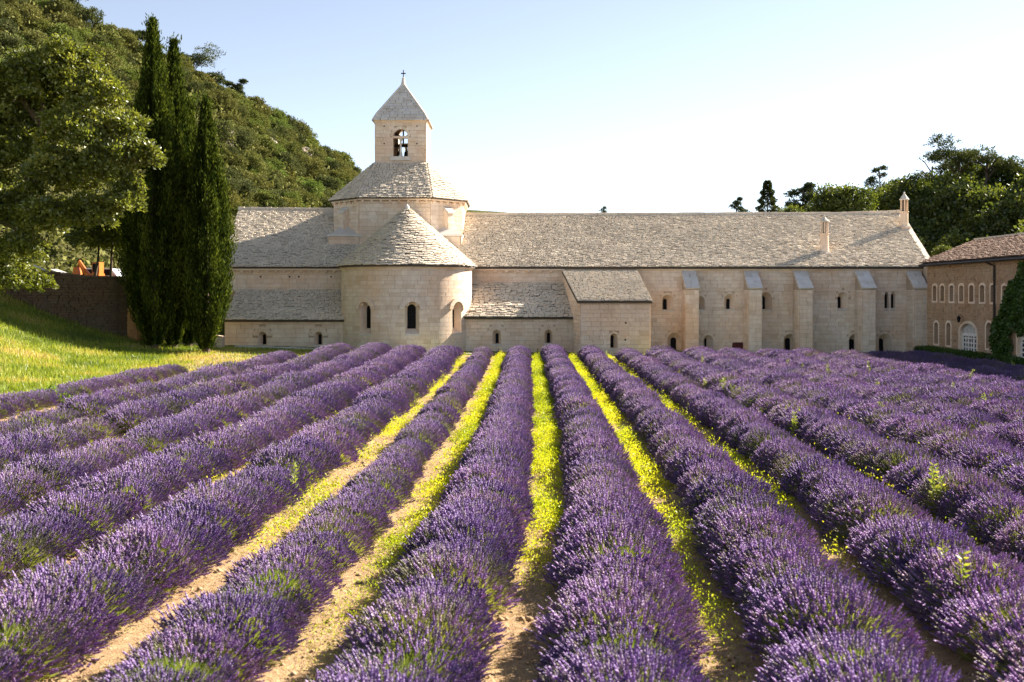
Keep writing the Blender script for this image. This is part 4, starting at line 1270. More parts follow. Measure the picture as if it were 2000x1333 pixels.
def hillmat():
    k = NT("scrubby hillside")
    n = k.noise(.5, 6, .7, k.pos())
    n2 = k.noise(4, 5, .7, k.pos())
    c = k.ramp(n, [(.3, (.055, .06, .02)), (.55, (.11, .11, .04)), (.75, (.22, .18, .09))])
    c = k.mix(.5, c, k.ramp(n2, [(.3, (.6, .6, .6)), (.7, (1.15, 1.15, 1.1))]), 'MULTIPLY')
    M['hill'] = k.principled(c, .95, k.bump(n2, 1.0, .5), .05)
hillmat()
HL = hill('wooded_hill', 'steep hillside covered in scrub oak and pine', HL_R, HL_B, 'hill')
HR = hill('shaded_hill', 'lower wooded slope behind the brown tiled house', HR_R, HR_B, 'hill')


def crown(soup, c, r, n, L, W, rng, m=0, nclump=14, lo=0.0, vbase=.5, flat=0.6, spread=1.0):
    """leaf blades on the skin of many small clumps that together fill an uneven crown"""
    c = np.asarray(c, float); r = np.asarray(r, float)
    k = np.arange(nclump)
    z = 1 - (k + .5) / nclump * (1.5 + 0.3 * (1 - flat)); ph = k * 2.399963 + rng.uniform(0, 6)
    rr = np.sqrt(np.clip(1 - z * z, 0, 1))
    cc = np.stack([rr * np.cos(ph), rr * np.sin(ph), z], 1) * rng.uniform(.5, .82, nclump)[:, None]
    cr = rng.uniform(.28, .5, nclump)
    cv = rng.normal(0, .13, nclump)
    w = cr ** 2; pick = rng.choice(nclump, n, p=w / w.sum())
    d = norm(rng.normal(0, 1, (n, 3)))
    d[:, 2] = np.where(d[:, 2] < -.35, -d[:, 2], d[:, 2])
    rad_ = np.cbrt(rng.uniform(.35, 1.0, n))
    nsub = nclump * 16
    sp_ = rng.choice(nclump, nsub, p=w / w.sum()); sdir = norm(rng.normal(0, 1, (nsub, 3)))
    sdir[:, 2] = np.where(sdir[:, 2] < -.35, -sdir[:, 2], sdir[:, 2])
    sub = cc[sp_] + sdir * (cr[sp_] * rng.uniform(.7, 1.12, nsub))[:, None] * spread
    own = rng.integers(0, nsub, n); pick = np.where(rng.uniform(0, 1, n) < .75, sp_[own], pick)
    tuft = sub[own] + rng.normal(0, .085, (n, 3)); loose = cc[pick] + d * (cr[pick] * rad_)[:, None] * spread
    use = (rng.uniform(0, 1, n) < .75)[:, None]
    p = np.where(use, tuft, loose)
    d = np.where(use, sdir[own], d)
    cvs = rng.normal(0, .09, nsub)
    P = c + p * r
    P[:, 2] = np.maximum(P[:, 2], c[2] - r[2] * (1 - lo))
    ld = norm(d * .8 + rng.normal(0, .6, (n, 3)))
    v = np.clip(vbase + cv[pick] + np.where(use[:, 0], cvs[own], 0) + rng.normal(0, .13, n), 0, 1)
    leaves(soup, P, ld, L * rng.uniform(.7, 1.3, n), W * rng.uniform(.7, 1.3, n), v, m, rng)


def scrub_variants():
    out = []
    for k in range(6):
        rng = np.random.default_rng(100 + k)
        s = Soup()
        crown(s, (0, 0, .9), (1.75 * rng.uniform(.85, 1.25), 1.75, 1.45 * rng.uniform(.8, 1.2)), 7200, .17, .13, rng, 0, 15, .25)
        out.append(s.mesh('scrub_oak', ['scrub']))
    return out


def broad_variants(n=5, leaves_n=5200):
    out = []
    for k in range(n):
        rng = np.random.default_rng(200 + k)
        s = Soup()
        crown(s, (0, 0, 4.2), (3.2 * rng.uniform(.85, 1.15), 3.1, 3.4 * rng.uniform(.85, 1.15)), leaves_n, .36, .26, rng, 0, 20, .1)
        out.append(s.mesh('crown', ['broad']))
    return out


def trunk_mesh(rng, h, r, limbs, spread, name='trunk'):
    s = Soup()
    tip = np.array([rng.normal(0, .2), rng.normal(0, .2), h])
    mid = tip * .5 + np.array([rng.normal(0, .12), rng.normal(0, .12), 0])
    tube_soup(s, [(0, 0, -.5), mid * .5 + np.array([.05, 0, 0]), mid, tip], [r * 1.25, r, r * .8, r * .55], seg=8)
    for k in range(limbs):
        a = math.tau * k / limbs + rng.uniform(-.5, .5)
        b0 = mid * (0.9 + .1 * k / max(1, limbs)) + (tip - mid) * rng.uniform(.0, .9)
        e = b0 + np.array([math.cos(a), math.sin(a), rng.uniform(.5, 1.1)]) * spread * rng.uniform(.6, 1)
        tube_soup(s, [b0, (b0 + e) / 2 + np.array([0, 0, .15 * spread]), e], [r * .45, r * .3, r * .1], seg=6)
    return s.mesh(name, ['bark'])


def build_hill_plants():
    var = scrub_variants()
    rng = np.random.default_rng(5)
    n = 0
    kinds = [('small rounded scrub oak on the steep hillside, seen among many alike', 'shrub')]
    # the ones that show, individually
    tries = []
    for a in range(64):
        for b in range(20):
            s = (a + rng.uniform(-.5, .5) + .5) / 64; t = (b + rng.uniform(-.5, .5) + .7) / 20
            if not (0 <= s <= 1 and 0 <= t <= 1.0): continue
            p = HL(s, t)
            px = 1000 + p[0] / p[1] * F; py = HZ - (p[2] - CAMZ) / p[1] * F
            if px < -30 or px > 760 or py < -60 or py > 440: continue
            if px < 235 and py > 190: continue
            if 265 < px < 425 and py > 215: continue
            if py > 425 and px > 430: continue
            tries.append((p, px))
    rng.shuffle(tries)
    for p, px in tries[:290]:
        o = D.objects.new('scrub_oak', var[rng.integers(6)])
        COL.objects.link(o)
        o.location = (p[0], p[1], p[2] - .35)
        sc = float(rng.uniform(.55, 1.05)) * (0.9 + .25 * (p[1] - 90) / 60)
        o.scale = (sc, sc, sc * float(rng.uniform(.8, 1.15)))
        o.rotation_euler = (0, 0, float(rng.uniform(0, 6.28)))
        py = HZ - (p[2] - CAMZ) / p[1] * F
        crest = float(np.interp(px, [0, 180, 380, 530, 705], [-10, 50, 140, 240, 350]))
        zone = 'along the crest' if py < crest + 45 else ('on the upper slope' if py < crest + 130 else 'on the lower slope')
        where = 'above the big oak' if px < 180 else ('behind the cypress tops' if px < 330 else ('between cypresses and rocks' if px < 470 else ('above the church roof ridge' if px < 600 else 'close to the bell tower')))
        tag(o, ('large' if sc > .9 else 'small') + ' scrub oak ' + zone + ' of the hill, ' + where, kinds[0][1], 'scrub oaks on the steep hillside'); n += 1
    # low scrub between and behind them
    s = Soup()
    m = 60000
    P = np.array([HL(rng.uniform(0, 1), rng.uniform(0, 1.0)) for _ in range(m // 13)])
    P = np.repeat(P, 13, 0) + rng.normal(0, 1, (len(P) * 13, 3)) * np.array([.9, .9, .35]) + np.array([0, 0, .3])
    v = np.repeat(rng.uniform(.1, .8, len(P) // 13), 13) + rng.normal(0, .1, len(P))
    leaves(s, P, rng.normal(0, 1, P.shape) + np.array([0, 0, .6]), rng.uniform(.3, .55, len(P)), rng.uniform(.22, .4, len(P)), np.clip(v, 0, 1), 0, rng)
    tag(link('hillside_scrub', s.mesh('hillside_scrub', ['scrub'])), 'low scrub filling the steep hillside between the oaks', 'scrub', None, 'stuff')
    # rocks
    for px, py, Y, sc, lb in ((442, 287, 120, 1.1, 'upright grey rock outcrop on the hillside beside the cypress tops'), (528, 303, 126, 1.0, 'low pale rock outcrop half buried in hillside scrub'), (597, 318, 138, 1.2, 'block shaped grey rock outcrop near the hill crest above the church roof')):
        q = None; best = 1e9
        for a in np.linspace(.3, .85, 120):
            for b in np.linspace(.2, 1, 50):
                p = HL(a, b); e = (1000 + p[0] / p[1] * F - px) ** 2 + (HZ - (p[2] - CAMZ) / p[1] * F - py) ** 2
                if e < best: best, q = e, p
        bm = bmesh.new(); bmesh.ops.create_icosphere(bm, subdivisions=3, radius=1.0)
        for vv in bm.verts:
            f = 1 + .22 * math.sin(vv.co.x * 4 + px) * math.cos(vv.co.z * 5) + random.uniform(-.09, .09)
            vv.co = Vector((round(vv.co.x * 2.2) / 2.2 * .35 + vv.co.x * .65, vv.co.y, vv.co.z * 1.25)) * f * sc
        me = D.meshes.new('rock_outcrop'); bm.to_mesh(me); bm.free(); me.materials.append(M['rock'])
        o = link('rock_outcrop', me, None, (q[0], q[1] - .6, q[2] + .75)); tag(o, lb, 'rock', 'rock outcrops on the hillside')

    # pines along the skylines
    def pine(name, base, h, cr, seed, label, group, umb=True, nl=4200):
        g = np.random.default_rng(seed)
        t = thing(name, label, 'tree', base, group)
        link('trunk', trunk_mesh(g, h * .8, h * .026, 5, cr * .8), t, (0, 0, 0))
        s = Soup()
        for k in range(6 if umb else 7):
            a = g.uniform(0, 6.28); f = g.uniform(.2, .8) * cr
            zc = h * (g.uniform(.66, .95) if umb else (.35 + .09 * k))
            rr = cr * g.uniform(.4, .62) * (1 if umb else 1.15 - .1 * k)
            crown(s, (f * math.cos(a), f * math.sin(a), zc), (rr, rr, rr * (.5 if umb else .6)), nl // 6, .30, .085, g, 0, 8, 0, .5)
        link('crown', s.mesh('crown', ['pine']), t, (0, 0, 0))
    def on(px, py, H, lo=0.0):
        best, q = 1e9, None
        for a in np.linspace(0, 1, 240):
            p = H(a, 1.0); e = abs(1000 + p[0] / p[1] * F - px)
            if e < best: best, q = e, p
        return (q[0], q[1], q[2] - .6)
    SKY = 'pines on the hill skylines'
    pine('pine_tree', on(148, 0, HL), 3.6, 1.7, 31, 'small flat topped pine highest on the hill skyline', SKY)
    pine('pine_tree', on(262, 0, HL), 3.0, 1.3, 32, 'thin see through pine on the skyline beside the tallest cypress', SKY)
    pine('pine_tree', np.array(on(378, 0, HL)) - np.array([0, 0, 1.3]), 4.8, 3.1, 33, 'broad umbrella pine on the skyline just past the cypresses', SKY)
    pine('pine_tree', np.array(on(415, 0, HL)) - np.array([0, 0, .8]), 3.6, 2.1, 34, 'dark low pine leaning out below the broad umbrella pine', SKY)
    pine('pine_tree', on(460, 0, HL), 4.0, 1.5, 35, 'lone little pine standing clear on the skyline', SKY, False)
    b = on(1872, 0, HR); pine('pine_tree', (b[0] - 1.1, b[1] - 3, b[2] - 1.9), 9.0, 3.1, 36, 'tall round headed pine highest above the brown tiled house', SKY)
    b = on(1920, 0, HR); pine('pine_tree', (b[0] - 1.1, b[1] - 3, b[2] - 1.9), 8.0, 2.9, 37, 'second round headed pine close beside the tallest one over the house', SKY)
    b = on(1800, 0, HR); pine('pine_tree', (b[0], b[1] - 2, b[2] - 1.2), 6.4, 3.0, 38, 'dark bushy pine below the round headed pair above the taller chimney', SKY, False)
    pine('pine_tree', (wx(1718, 112), 112, wz(395, 112)), 4.2, 1.3, 39, 'slim sparse pine against the sky just before the end chimney', SKY, False, 1500)
    pine('pine_tree', (wx(1572, 105), 105, wz(440, 105)), 4.6, 1.9, 40, 'airy rounded pine behind the ridge between conifer and first chimney', SKY, False)
    pine('pine_tree', (wx(1441, 120), 120, wz(440, 120)), 3.4, 1.1, 41, 'faint little pine just topping the ridge before the dark conifer', SKY, False, 1300)
    pine('pine_tree', (wx(1179, 210), 210, wz(434, 210)), 3.4, 1.2, 42, 'tiny distant pine topping the ridge above the annex', SKY, False, 900)
    # spire shaped conifer
    g = np.random.default_rng(50)
    bx = (wx(1499, 92), 92, wz(450, 92))
    t = thing('fir_tree', 'dark pointed conifer rising behind the dormitory ridge', 'tree', bx)
    link('trunk', MB().tube([(0, 0, -2), (0, 0, 4.3)], [.12, .03], 6).mesh('trunk', 'bark'), t, (0, 0, 0))
    s = Soup(); nl = 3800
    zz = g.uniform(0, 1, nl) ** .8; tier = .75 + .25 * np.cos(zz * 40)
    ph = g.uniform(0, 6.28, nl); rr = (1 - zz) ** .85 * 1.75 * tier * np.sqrt(g.uniform(.15, 1, nl)) + .04
    P = np.stack([rr * np.cos(ph), rr * np.sin(ph), zz * 4.6 - .12 * rr], 1)
    leaves(s, P, np.stack([np.cos(ph), np.sin(ph), -.25 + 0 * ph], 1) + g.normal(0, .3, (nl, 3)), .3, .1, np.clip(g.normal(.35, .2, nl), 0, 1), 0, g)
    link('crown', s.mesh('crown', ['pine']), t, (0, 0, 0))
    # broadleaf trees on the shaded slope
    bv = broad_variants(); tv = [trunk_mesh(np.random.default_rng(300 + k), 4.0, .22, 5, 1.6) for k in range(3)]
    spots = []
    for a in range(24):
        for b_ in range(7):
            s_ = (a + g.uniform(-.3, .3) + .5) / 24; t_ = min((b_ + g.uniform(-.3, .3) + .5) / 7, .97)
            p = HR(s_, t_)
            px = 1000 + p[0] / p[1] * F
            if 1500 < px < 2080: spots.append((p, px))
    for p, px in spots:
        hgt = HZ - (p[2] - CAMZ) / p[1] * F
        lb = 'dense broadleaf tree ' + ('high on the shaded slope' if hgt < 430 else 'low on the shaded slope') + (', behind the dormitory ridge' if px < 1700 else (', behind the end chimney' if px < 1830 else (', over the hip of the brown roof' if px < 1930 else ', over the long part of the brown roof')))
        t = thing('broadleaf_tree', lb, 'tree', (p[0], p[1], p[2] - .6), 'broadleaf trees on the shaded slope')
        link('trunk', tv[g.integers(3)], t, (0, 0, 0))
        o = link('crown', bv[g.integers(5)], t, (0, 0, 0))
        sc = float(g.uniform(.75, 1.1)) * (.6 if (px < 1720 or hgt < 450) else .85)
        t.scale = (sc, sc, sc * float(g.uniform(.85, 1.1))); t.rotation_euler = (0, 0, float(g.uniform(0, 6.28)))
    for px, py, Y, sc, lb in ((1625, 440, 92, .62, 'bright leafed bush topping the ridge behind the first chimney'), (1665, 440, 90, .6, 'yellow green tree topping the ridge between the two chimneys'), (1540, 455, 96, .5, 'low green bush behind the ridge beside the dark conifer'), (1842, 500, 72, .25, 'small pale grey green bush behind the hip of the brown tiled roof')):
        t = thing('roadside_tree', lb, 'tree', (wx(px, Y), Y, wz(py, Y) - 1.2), 'single trees seen over the roofs')
        link('trunk', tv[0], t, (0, 0, 0)); link('crown', bv[g.integers(5)], t, (0, 0, 0))
        t.scale = (sc, sc, sc)
    # far ridge line
    x = np.linspace(-60, 120, 60); 
    V = np.concatenate([np.stack([x, 0 * x + 230, 3.65 + (HZ - 420.5 + np.interp(x, [-60, 8, 36, 60, 120], [40, 0, 1.2, 6, 12])) * 230 / F + R.normal(0, .06, 60)], 1), np.stack([x, 0 * x + 190, 0 * x - 1], 1), np.stack([x, 0 * x + 300, 0 * x - 1], 1)])
    i = np.arange(59)
    T = np.concatenate([np.stack([i, i + 60, i + 61], 1), np.stack([i, i + 61, i + 1], 1), np.stack([i, i + 1, i + 121], 1), np.stack([i, i + 121, i + 120], 1)])
    tag(link('distant_hill', raw_mesh('distant_hill', V, T, ['hill'])), 'distant low hill just topping the long roof ridge', None, None, 'structure')


build_hill_plants()


# ------------------------------------------------------------------ cypresses, oak, ivy, hedge
def cypress(px, base_py, Y, top_py, halfw, seed, label, z0=None, lean=0.0, nl=46000, low=.35):
    g = np.random.default_rng(seed)
    x = wx(px, Y); zb = float(gz(x, Y)) if z0 is None else z0
    h = wz(top_py, Y) - zb
    t = thing('cypress_tree', label, 'tree', (x, Y, zb), 'tall cypresses beside the old wall')
    link('trunk', MB().tube([(0, 0, -.4), (.03, 0, h * .25), (lean * .5, 0, h * .8)], [.24, .17, .05], 8).mesh('trunk', 'bark'), t, (0, 0, 0))
    prof_t = np.array([0, .03, .08, .2, .4, .55, .7, .82, .92, 1.0])
    prof_r = np.array([.20, .32, .56, .88, 1.0, .88, .58, .34, .17, .03])
    s = Soup()
    f = g.uniform(0, 1, nl) ** .93
    zz = low * .6 + f * (h - low * .6)
    ph = g.uniform(0, math.tau, nl)
    lob = 1 + .15 * np.sin(ph * 5 + seed + .35 * zz) + .13 * np.sin(ph * 11 + seed * 2 - .5 * zz) + .09 * np.sin(zz * 2.1 + ph * 3)
    rr = halfw * np.interp(f, prof_t, prof_r) * lob * np.power(g.uniform(.12, 1, nl), .33)
    flame = np.clip(lob - 1, -.3, .35)
    P = np.stack([rr * np.cos(ph) + lean * f ** 2, rr * np.sin(ph), zz], 1)
    d = np.stack([np.cos(ph) * .5, np.sin(ph) * .5, 1.25 + 0 * ph], 1) + g.normal(0, .33, (nl, 3))
    v = np.clip(.45 + flame * .9 + g.normal(0, .17, nl), 0, 1)
    leaves(s, P, d, g.uniform(.16, .34, nl), g.uniform(.045, .085, nl), v, 0, g)
    m = 420                                              # ragged sprays along the edge
    f2 = g.uniform(.05, 1, m); ph2 = g.uniform(0, math.tau, m)
    r2 = halfw * np.interp(f2, prof_t, prof_r) * 1.0
    P2 = np.stack([r2 * np.cos(ph2) + lean * f2 ** 2, r2 * np.sin(ph2), low * .6 + f2 * (h - low * .6)], 1)
    P2 = np.repeat(P2, 9, 0) + g.normal(0, .1, (m * 9, 3)) + np.stack([np.cos(np.repeat(ph2, 9)), np.sin(np.repeat(ph2, 9)), 1.2 + 0 * np.repeat(ph2, 9)], 1) * g.uniform(0, .28, m * 9)[:, None]
    leaves(s, P2, g.normal(0, .35, P2.shape) + np.array([0, 0, 1]), .22, .06, np.clip(g.normal(.6, .2, len(P2)), 0, 1), 0, g)
    link('crown', s.mesh('crown', ['cypress']), t, (0, 0, 0))


cypress(300, 683, 54.0, 42, 1.6, 1, 'tallest cypress with ragged tip, nearest the old wall', lean=-.05)
cypress(338, 680, 55.2, 84, 1.32, 2, 'slender cypress with thin pointed tip rising second tallest', lean=.05)
cypress(368, 680, 56.4, 200, 1.25, 3, 'shorter cypress squeezed in the middle of the clump', nl=30000)
cypress(402, 688, 54.5, 198, 1.28, 4, 'broad blunt cypress standing in front of the church gable', nl=34000)
cypress(290, 683, 56.8, 215, 1.25, 5, 'low bushy cypress hidden behind the tallest one', nl=16000)


def build_oak():
    g = np.random.default_rng(77)
    bx, by = -26.6, 47.5
    bz = float(gz(bx, by))
    t = thing('oak_tree', 'large spreading oak leaning over the old wall and the bank, in front of the hill', 'tree', (bx, by, bz))
    def at(px, py, Y): return np.array([wx(px, Y) - bx, Y - by, wz(py, Y) - bz])
    s = Soup()
    fork = at(-10, 420, 46.5)
    tube_soup(s, [(0, 0, -.5), (.6, -.2, 2.4), fork * .8 + np.array([.1, 0, 0]), fork], [.5, .42, .36, .32], seg=10)
    limbs = [[fork, at(60, 345, 46), at(88, 250, 45.6), at(75, 150, 45.4)], [fork, at(30, 380, 46), at(120, 330, 45.2), at(220, 290, 44.6)], [fork, at(-60, 330, 47), at(-80, 200, 47)],
             [at(60, 345, 46), at(130, 240, 46), at(180, 190, 45.4)], [fork, at(80, 420, 45.4), at(180, 410, 44.8)], [at(88, 250, 45.6), at(40, 190, 46), at(20, 130, 46)], [fork, at(40, 450, 45.5), at(90, 470, 45)]]
    for l in limbs:
        l = np.array(l); tube_soup(s, l, np.linspace(.24, .05, len(l)), seg=7)
    link('trunk', s.mesh('trunk', ['bark']), t, (0, 0, 0))
    s = Soup()
    blobs = [(62, 175, 72, 0), (130, 150, 62, -.4), (185, 195, 52, -.6), (150, 262, 66, -1.0), (232, 262, 48, -.6), (278, 308, 36, -.8), (205, 335, 56, -1.2), (110, 345, 62, -1.4), (25, 300, 70, .2), (245, 395, 36, -1.0), (182, 425, 46, -1.2), (105, 432, 56, -1.4), (25, 420, 64, -.6),
             (-50, 250, 100, .5), (-50, 400, 80, 0), (95, 118, 26, 0), (150, 116, 20, -.3), (40, 495, 48, -1.2), (8, 545, 46, .4), (75, 555, 26, 1.6), (70, 270, 70, 1.6), (170, 350, 55, 1.2), (115, 200, 60, 1.5), (300, 315, 16, -.9), (262, 365, 20, -1)]
    for (px, py, rp, dy) in blobs:
        Y = 45.4 + dy; c = at(px, py, Y); rr = rp * Y / F
        crown(s, c, (rr * 1.08, rr * 1.05, rr * .92), int(2300 * rr * rr) + 300, .17, .11, g, 0, 10, 0, .5)
    link('crown', s.mesh('crown', ['oak']), t, (0, 0, 0))
    # thin trees behind the wall, their stems dark against the light
    for px, Y, h, r, lb, sd in ((190, 57.0, 3.4, 1.7, 'small dark tree with bent stem behind the wall beside the excavator', 3), (216, 57.6, 3.6, 1.7, 'small dark tree with straight stem between the car and the cypresses', 4), (40, 52.6, 2.2, 1.5, 'dark shrub hanging over the far end of the old wall', 5)):
        gg = np.random.default_rng(900 + sd)
        x = wx(px, Y); z = 4.0
        tt = thing('small_tree', lb, 'tree', (x, Y, z), 'small trees behind the old wall')
        ss = Soup(); tube_soup(ss, [(0, 0, -.3), (-.12 if sd == 3 else .02, 0, .8), (.05, 0, 1.7), (.1, 0, h * .8)], [.1, .085, .07, .03], seg=6)
        link('trunk', ss.mesh('trunk', ['bark']), tt, (0, 0, 0))
        ss = Soup(); crown(ss, (0, 0, h * .88), (r, r, h * .36), 5200, .2, .13, gg, 0, 14, 0, .35)
        link('crown', ss.mesh('crown', ['oak']), tt, (0, 0, 0))


build_oak()


def build_ivy():
    g = np.random.default_rng(81)
    t = thing('ivy', 'dense green ivy climbing the rubble house beside the downpipe', 'ivy', (25.4, 51, -.2))
    s = Soup(); n = 15000
    Y = g.uniform(44, 52.7, n); top = 4.2 + .8 * np.sin(Y * 1.3) + .4 * np.sin(Y * 4.1); top = np.where(Y > 51.6, top - (Y - 51.6) * 1.8, top)
    bot = np.where((Y > 50.7) & (Y < 52.6), -.2, 1.9 + .3 * np.sin(Y * 3))
    z = bot + (top - bot) * g.uniform(0, 1, n) ** .9
    dep = .2 * np.abs(np.sin(Y * 2.2 + z * 1.7)) + .1
    P = np.stack([25.55 - dep * g.uniform(.2, 1, n), Y, z], 1)
    leaves(s, P, np.stack([-.6 + 0 * Y, 0 * Y, -.7 + 0 * Y], 1) + g.normal(0, .5, (n, 3)), .16, .13, np.clip(.5 + g.normal(0, .2, n), 0, 1), 0, g)
    link('leaves', s.mesh('leaves', ['ivy']), t)
    link('stem', MB().tube([(25.5, 51.7, -.4), (25.5, 51.5, 1.5), (25.5, 50.2, 3.8)], [.06, .05, .02], 6).mesh('stem', 'bark'), t)
    hdg = thing('hedge', 'low dark clipped hedge along the foot of the rubble house', 'hedge', (24.8, 51, -.2))
    s = Soup(); n = 16000
    Y = g.uniform(42, 60.2, n); a = g.uniform(0, 1, n)
    gate = (Y > 51.0) & (Y < 51.5)
    side = g.uniform(0, 1, n)
    X = np.where(side < .55, 24.35 + g.normal(0, .03, n), g.uniform(24.35, 25.1, n)); z = np.where(side < .55, g.uniform(-.2, .5, n), .5 + g.normal(0, .04, n))
    P = np.stack([X, Y, z], 1)[~gate]
    leaves(s, P, g.normal(0, .6, P.shape) + np.array([-.5, 0, .6]), .1, .07, np.clip(g.normal(.3, .18, len(P)), 0, 1), 0, g)
    link('leaves', s.mesh('leaves', ['ivy']), hdg)
    m = MB(); m.box(24.42, 25.05, 42, 50.95, -.4, .44); m.box(24.42, 25.05, 51.55, 60.15, -.4, .44)
    link('branches', m.mesh('branches', 'bark'), hdg)
    for y in (51.08, 51.42):
        pass
    o = link('gate_post', MB().prism([(24.5, 51.1, -.4), (24.7, 51.1, -.4), (24.7, 51.35, -.4), (24.5, 51.35, -.4)], [(24.52, 51.12, .55), (24.68, 51.12, .55), (24.68, 51.33, .6), (24.52, 51.33, .6)]).mesh('gate_post', 'bark'))
    tag(o, 'short dark wooden post in the gap of the clipped hedge', 'post')


build_ivy()


# ------------------------------------------------------------------ lavender
def lavender_bush(seed, n=1900, green=0.12, rx=.60, ry=.74, rz=.60, bald=0.0):
    g = np.random.default_rng(seed)
    s = Soup()
    ph = g.uniform(0, math.tau, n)
    c = g.uniform(.10, 1, n) ** .82
    if bald: c = np.where((c > .72) & (g.uniform(0, 1, n) < bald), g.uniform(.04, .7, n), c)
    sn = np.sqrt(1 - c * c)
    d = np.stack([sn * np.cos(ph), sn * np.sin(ph), c], 1)
    bumpy = 1 + .07 * np.sin(ph * 3 + seed) * sn + .06 * np.sin(ph * 5 + c * 6 + seed * 1.7)
    ln = (bumpy + g.normal(0, .055, n))[:, None]
    tip = d * np.array([rx, ry, rz]) * ln + np.array([0, 0, .03])
    root = tip * np.array([.30, .30, .0]) + np.stack([g.normal(0, .05, n), g.normal(0, .05, n), 0.02 + .1 * c], 1)
    ax = norm(norm(tip - root) + np.array([0, 0, .22]) + g.normal(0, .13, (n, 3)))
    L = g.uniform(.06, .115, n); rad_ = g.uniform(.009, .0145, n)
    gp = .5 + .5 * np.sin(ph * 2 + seed * 2.3) * np.cos(c * 4 + seed)
    isg = g.uniform(0, 1, n) < green * (.4 + 1.6 * gp)
    v = np.where(isg, g.uniform(.0, .2, n), np.clip(g.normal(.58, .2, n), .22, 1))
    _, a, b = basis(ax)
    tt = np.array([0, .10, .26, .36, .52, .62, .80, 1.0]); rr = np.array([.30, .95, .95, .62, 1.0, .6, .72, .06])
    rad_ = np.where(isg, rad_ * .62, rad_)
    th = g.uniform(0, 6.28, n)
    base = tip - ax * (L * .55)[:, None]
    rings = []
    for k in range(8):
        for q in range(3):
            an = th + q * math.tau / 3 + k * .8
            rings.append(base + ax * (L * tt[k])[:, None] + (a * np.cos(an)[:, None] + b * np.sin(an)[:, None]) * (rad_ * rr[k])[:, None])
    V = np.stack(rings, 1).reshape(-1, 3)
    T = []
    for k in range(7):
        for q in range(3):
            p0, p1 = k * 3 + q, k * 3 + (q + 1) % 3
            T += [(p0, p1, p1 + 3), (p0, p1 + 3, p0 + 3)]
    T = (np.arange(n)[:, None, None] * 24 + np.array(T)[None]).reshape(-1, 3)
    vv = np.repeat(v, 24) + g.normal(0, .05, n * 24) * np.repeat(~isg, 24)
    s.add(V, T, 0, np.clip(vv, 0, 1))
    st = root + (tip - root) * .22
    blades(s, st, tip - ax * (L * .5)[:, None], g.uniform(.007, .013, n), g.uniform(0, 1, n), 1, g)
    q = 700                                              # stalks without a flower, in tufts
    ph = g.choice(g.uniform(0, math.tau, 9), q) + g.normal(0, .3, q); c = np.clip(g.uniform(.1, 1, q), 0, 1); sn = np.sqrt(1 - c * c)
    d = np.stack([sn * np.cos(ph), sn * np.sin(ph), c], 1)
    e = d * np.array([rx, ry, rz]) * g.uniform(.82, 1.06, q)[:, None]
    blades(s, e * np.array([.35, .35, .3]), e, g.uniform(.009, .016, q), g.uniform(.2, 1, q), 1, g)
    if bald:
        q = 1100
        ph = g.uniform(0, math.tau, q); c = g.uniform(.62, 1, q); sn = np.sqrt(1 - c * c)
        d = np.stack([sn * np.cos(ph), sn * np.sin(ph), c], 1)
        e = d * np.array([rx, ry, rz]) * g.uniform(.8, 1.02, q)[:, None]
        blades(s, e * np.array([.4, .4, .4]), e, g.uniform(.010, .018, q), g.uniform(0, 1, q), 3, g)
    m = 1500
    ph = g.uniform(0, math.tau, m); c = g.uniform(.0, 1, m); sn = np.sqrt(1 - c * c)
    d = np.stack([sn * np.cos(ph), sn * np.sin(ph), c], 1)
    P = d * np.array([rx, ry, rz]) * g.uniform(.4, .8, m)[:, None]
    leaves(s, P, d + np.array([0, 0, .5]) + g.normal(0, .3, (m, 3)), g.uniform(.1, .2, m), g.uniform(.008, .016, m), g.uniform(0, 1, m), 2, g)
    return s.mesh('lavender_bush', ['spike', 'stem', 'lavleaf', 'tuft'])


SP = 2.0
HALF = SP / 2


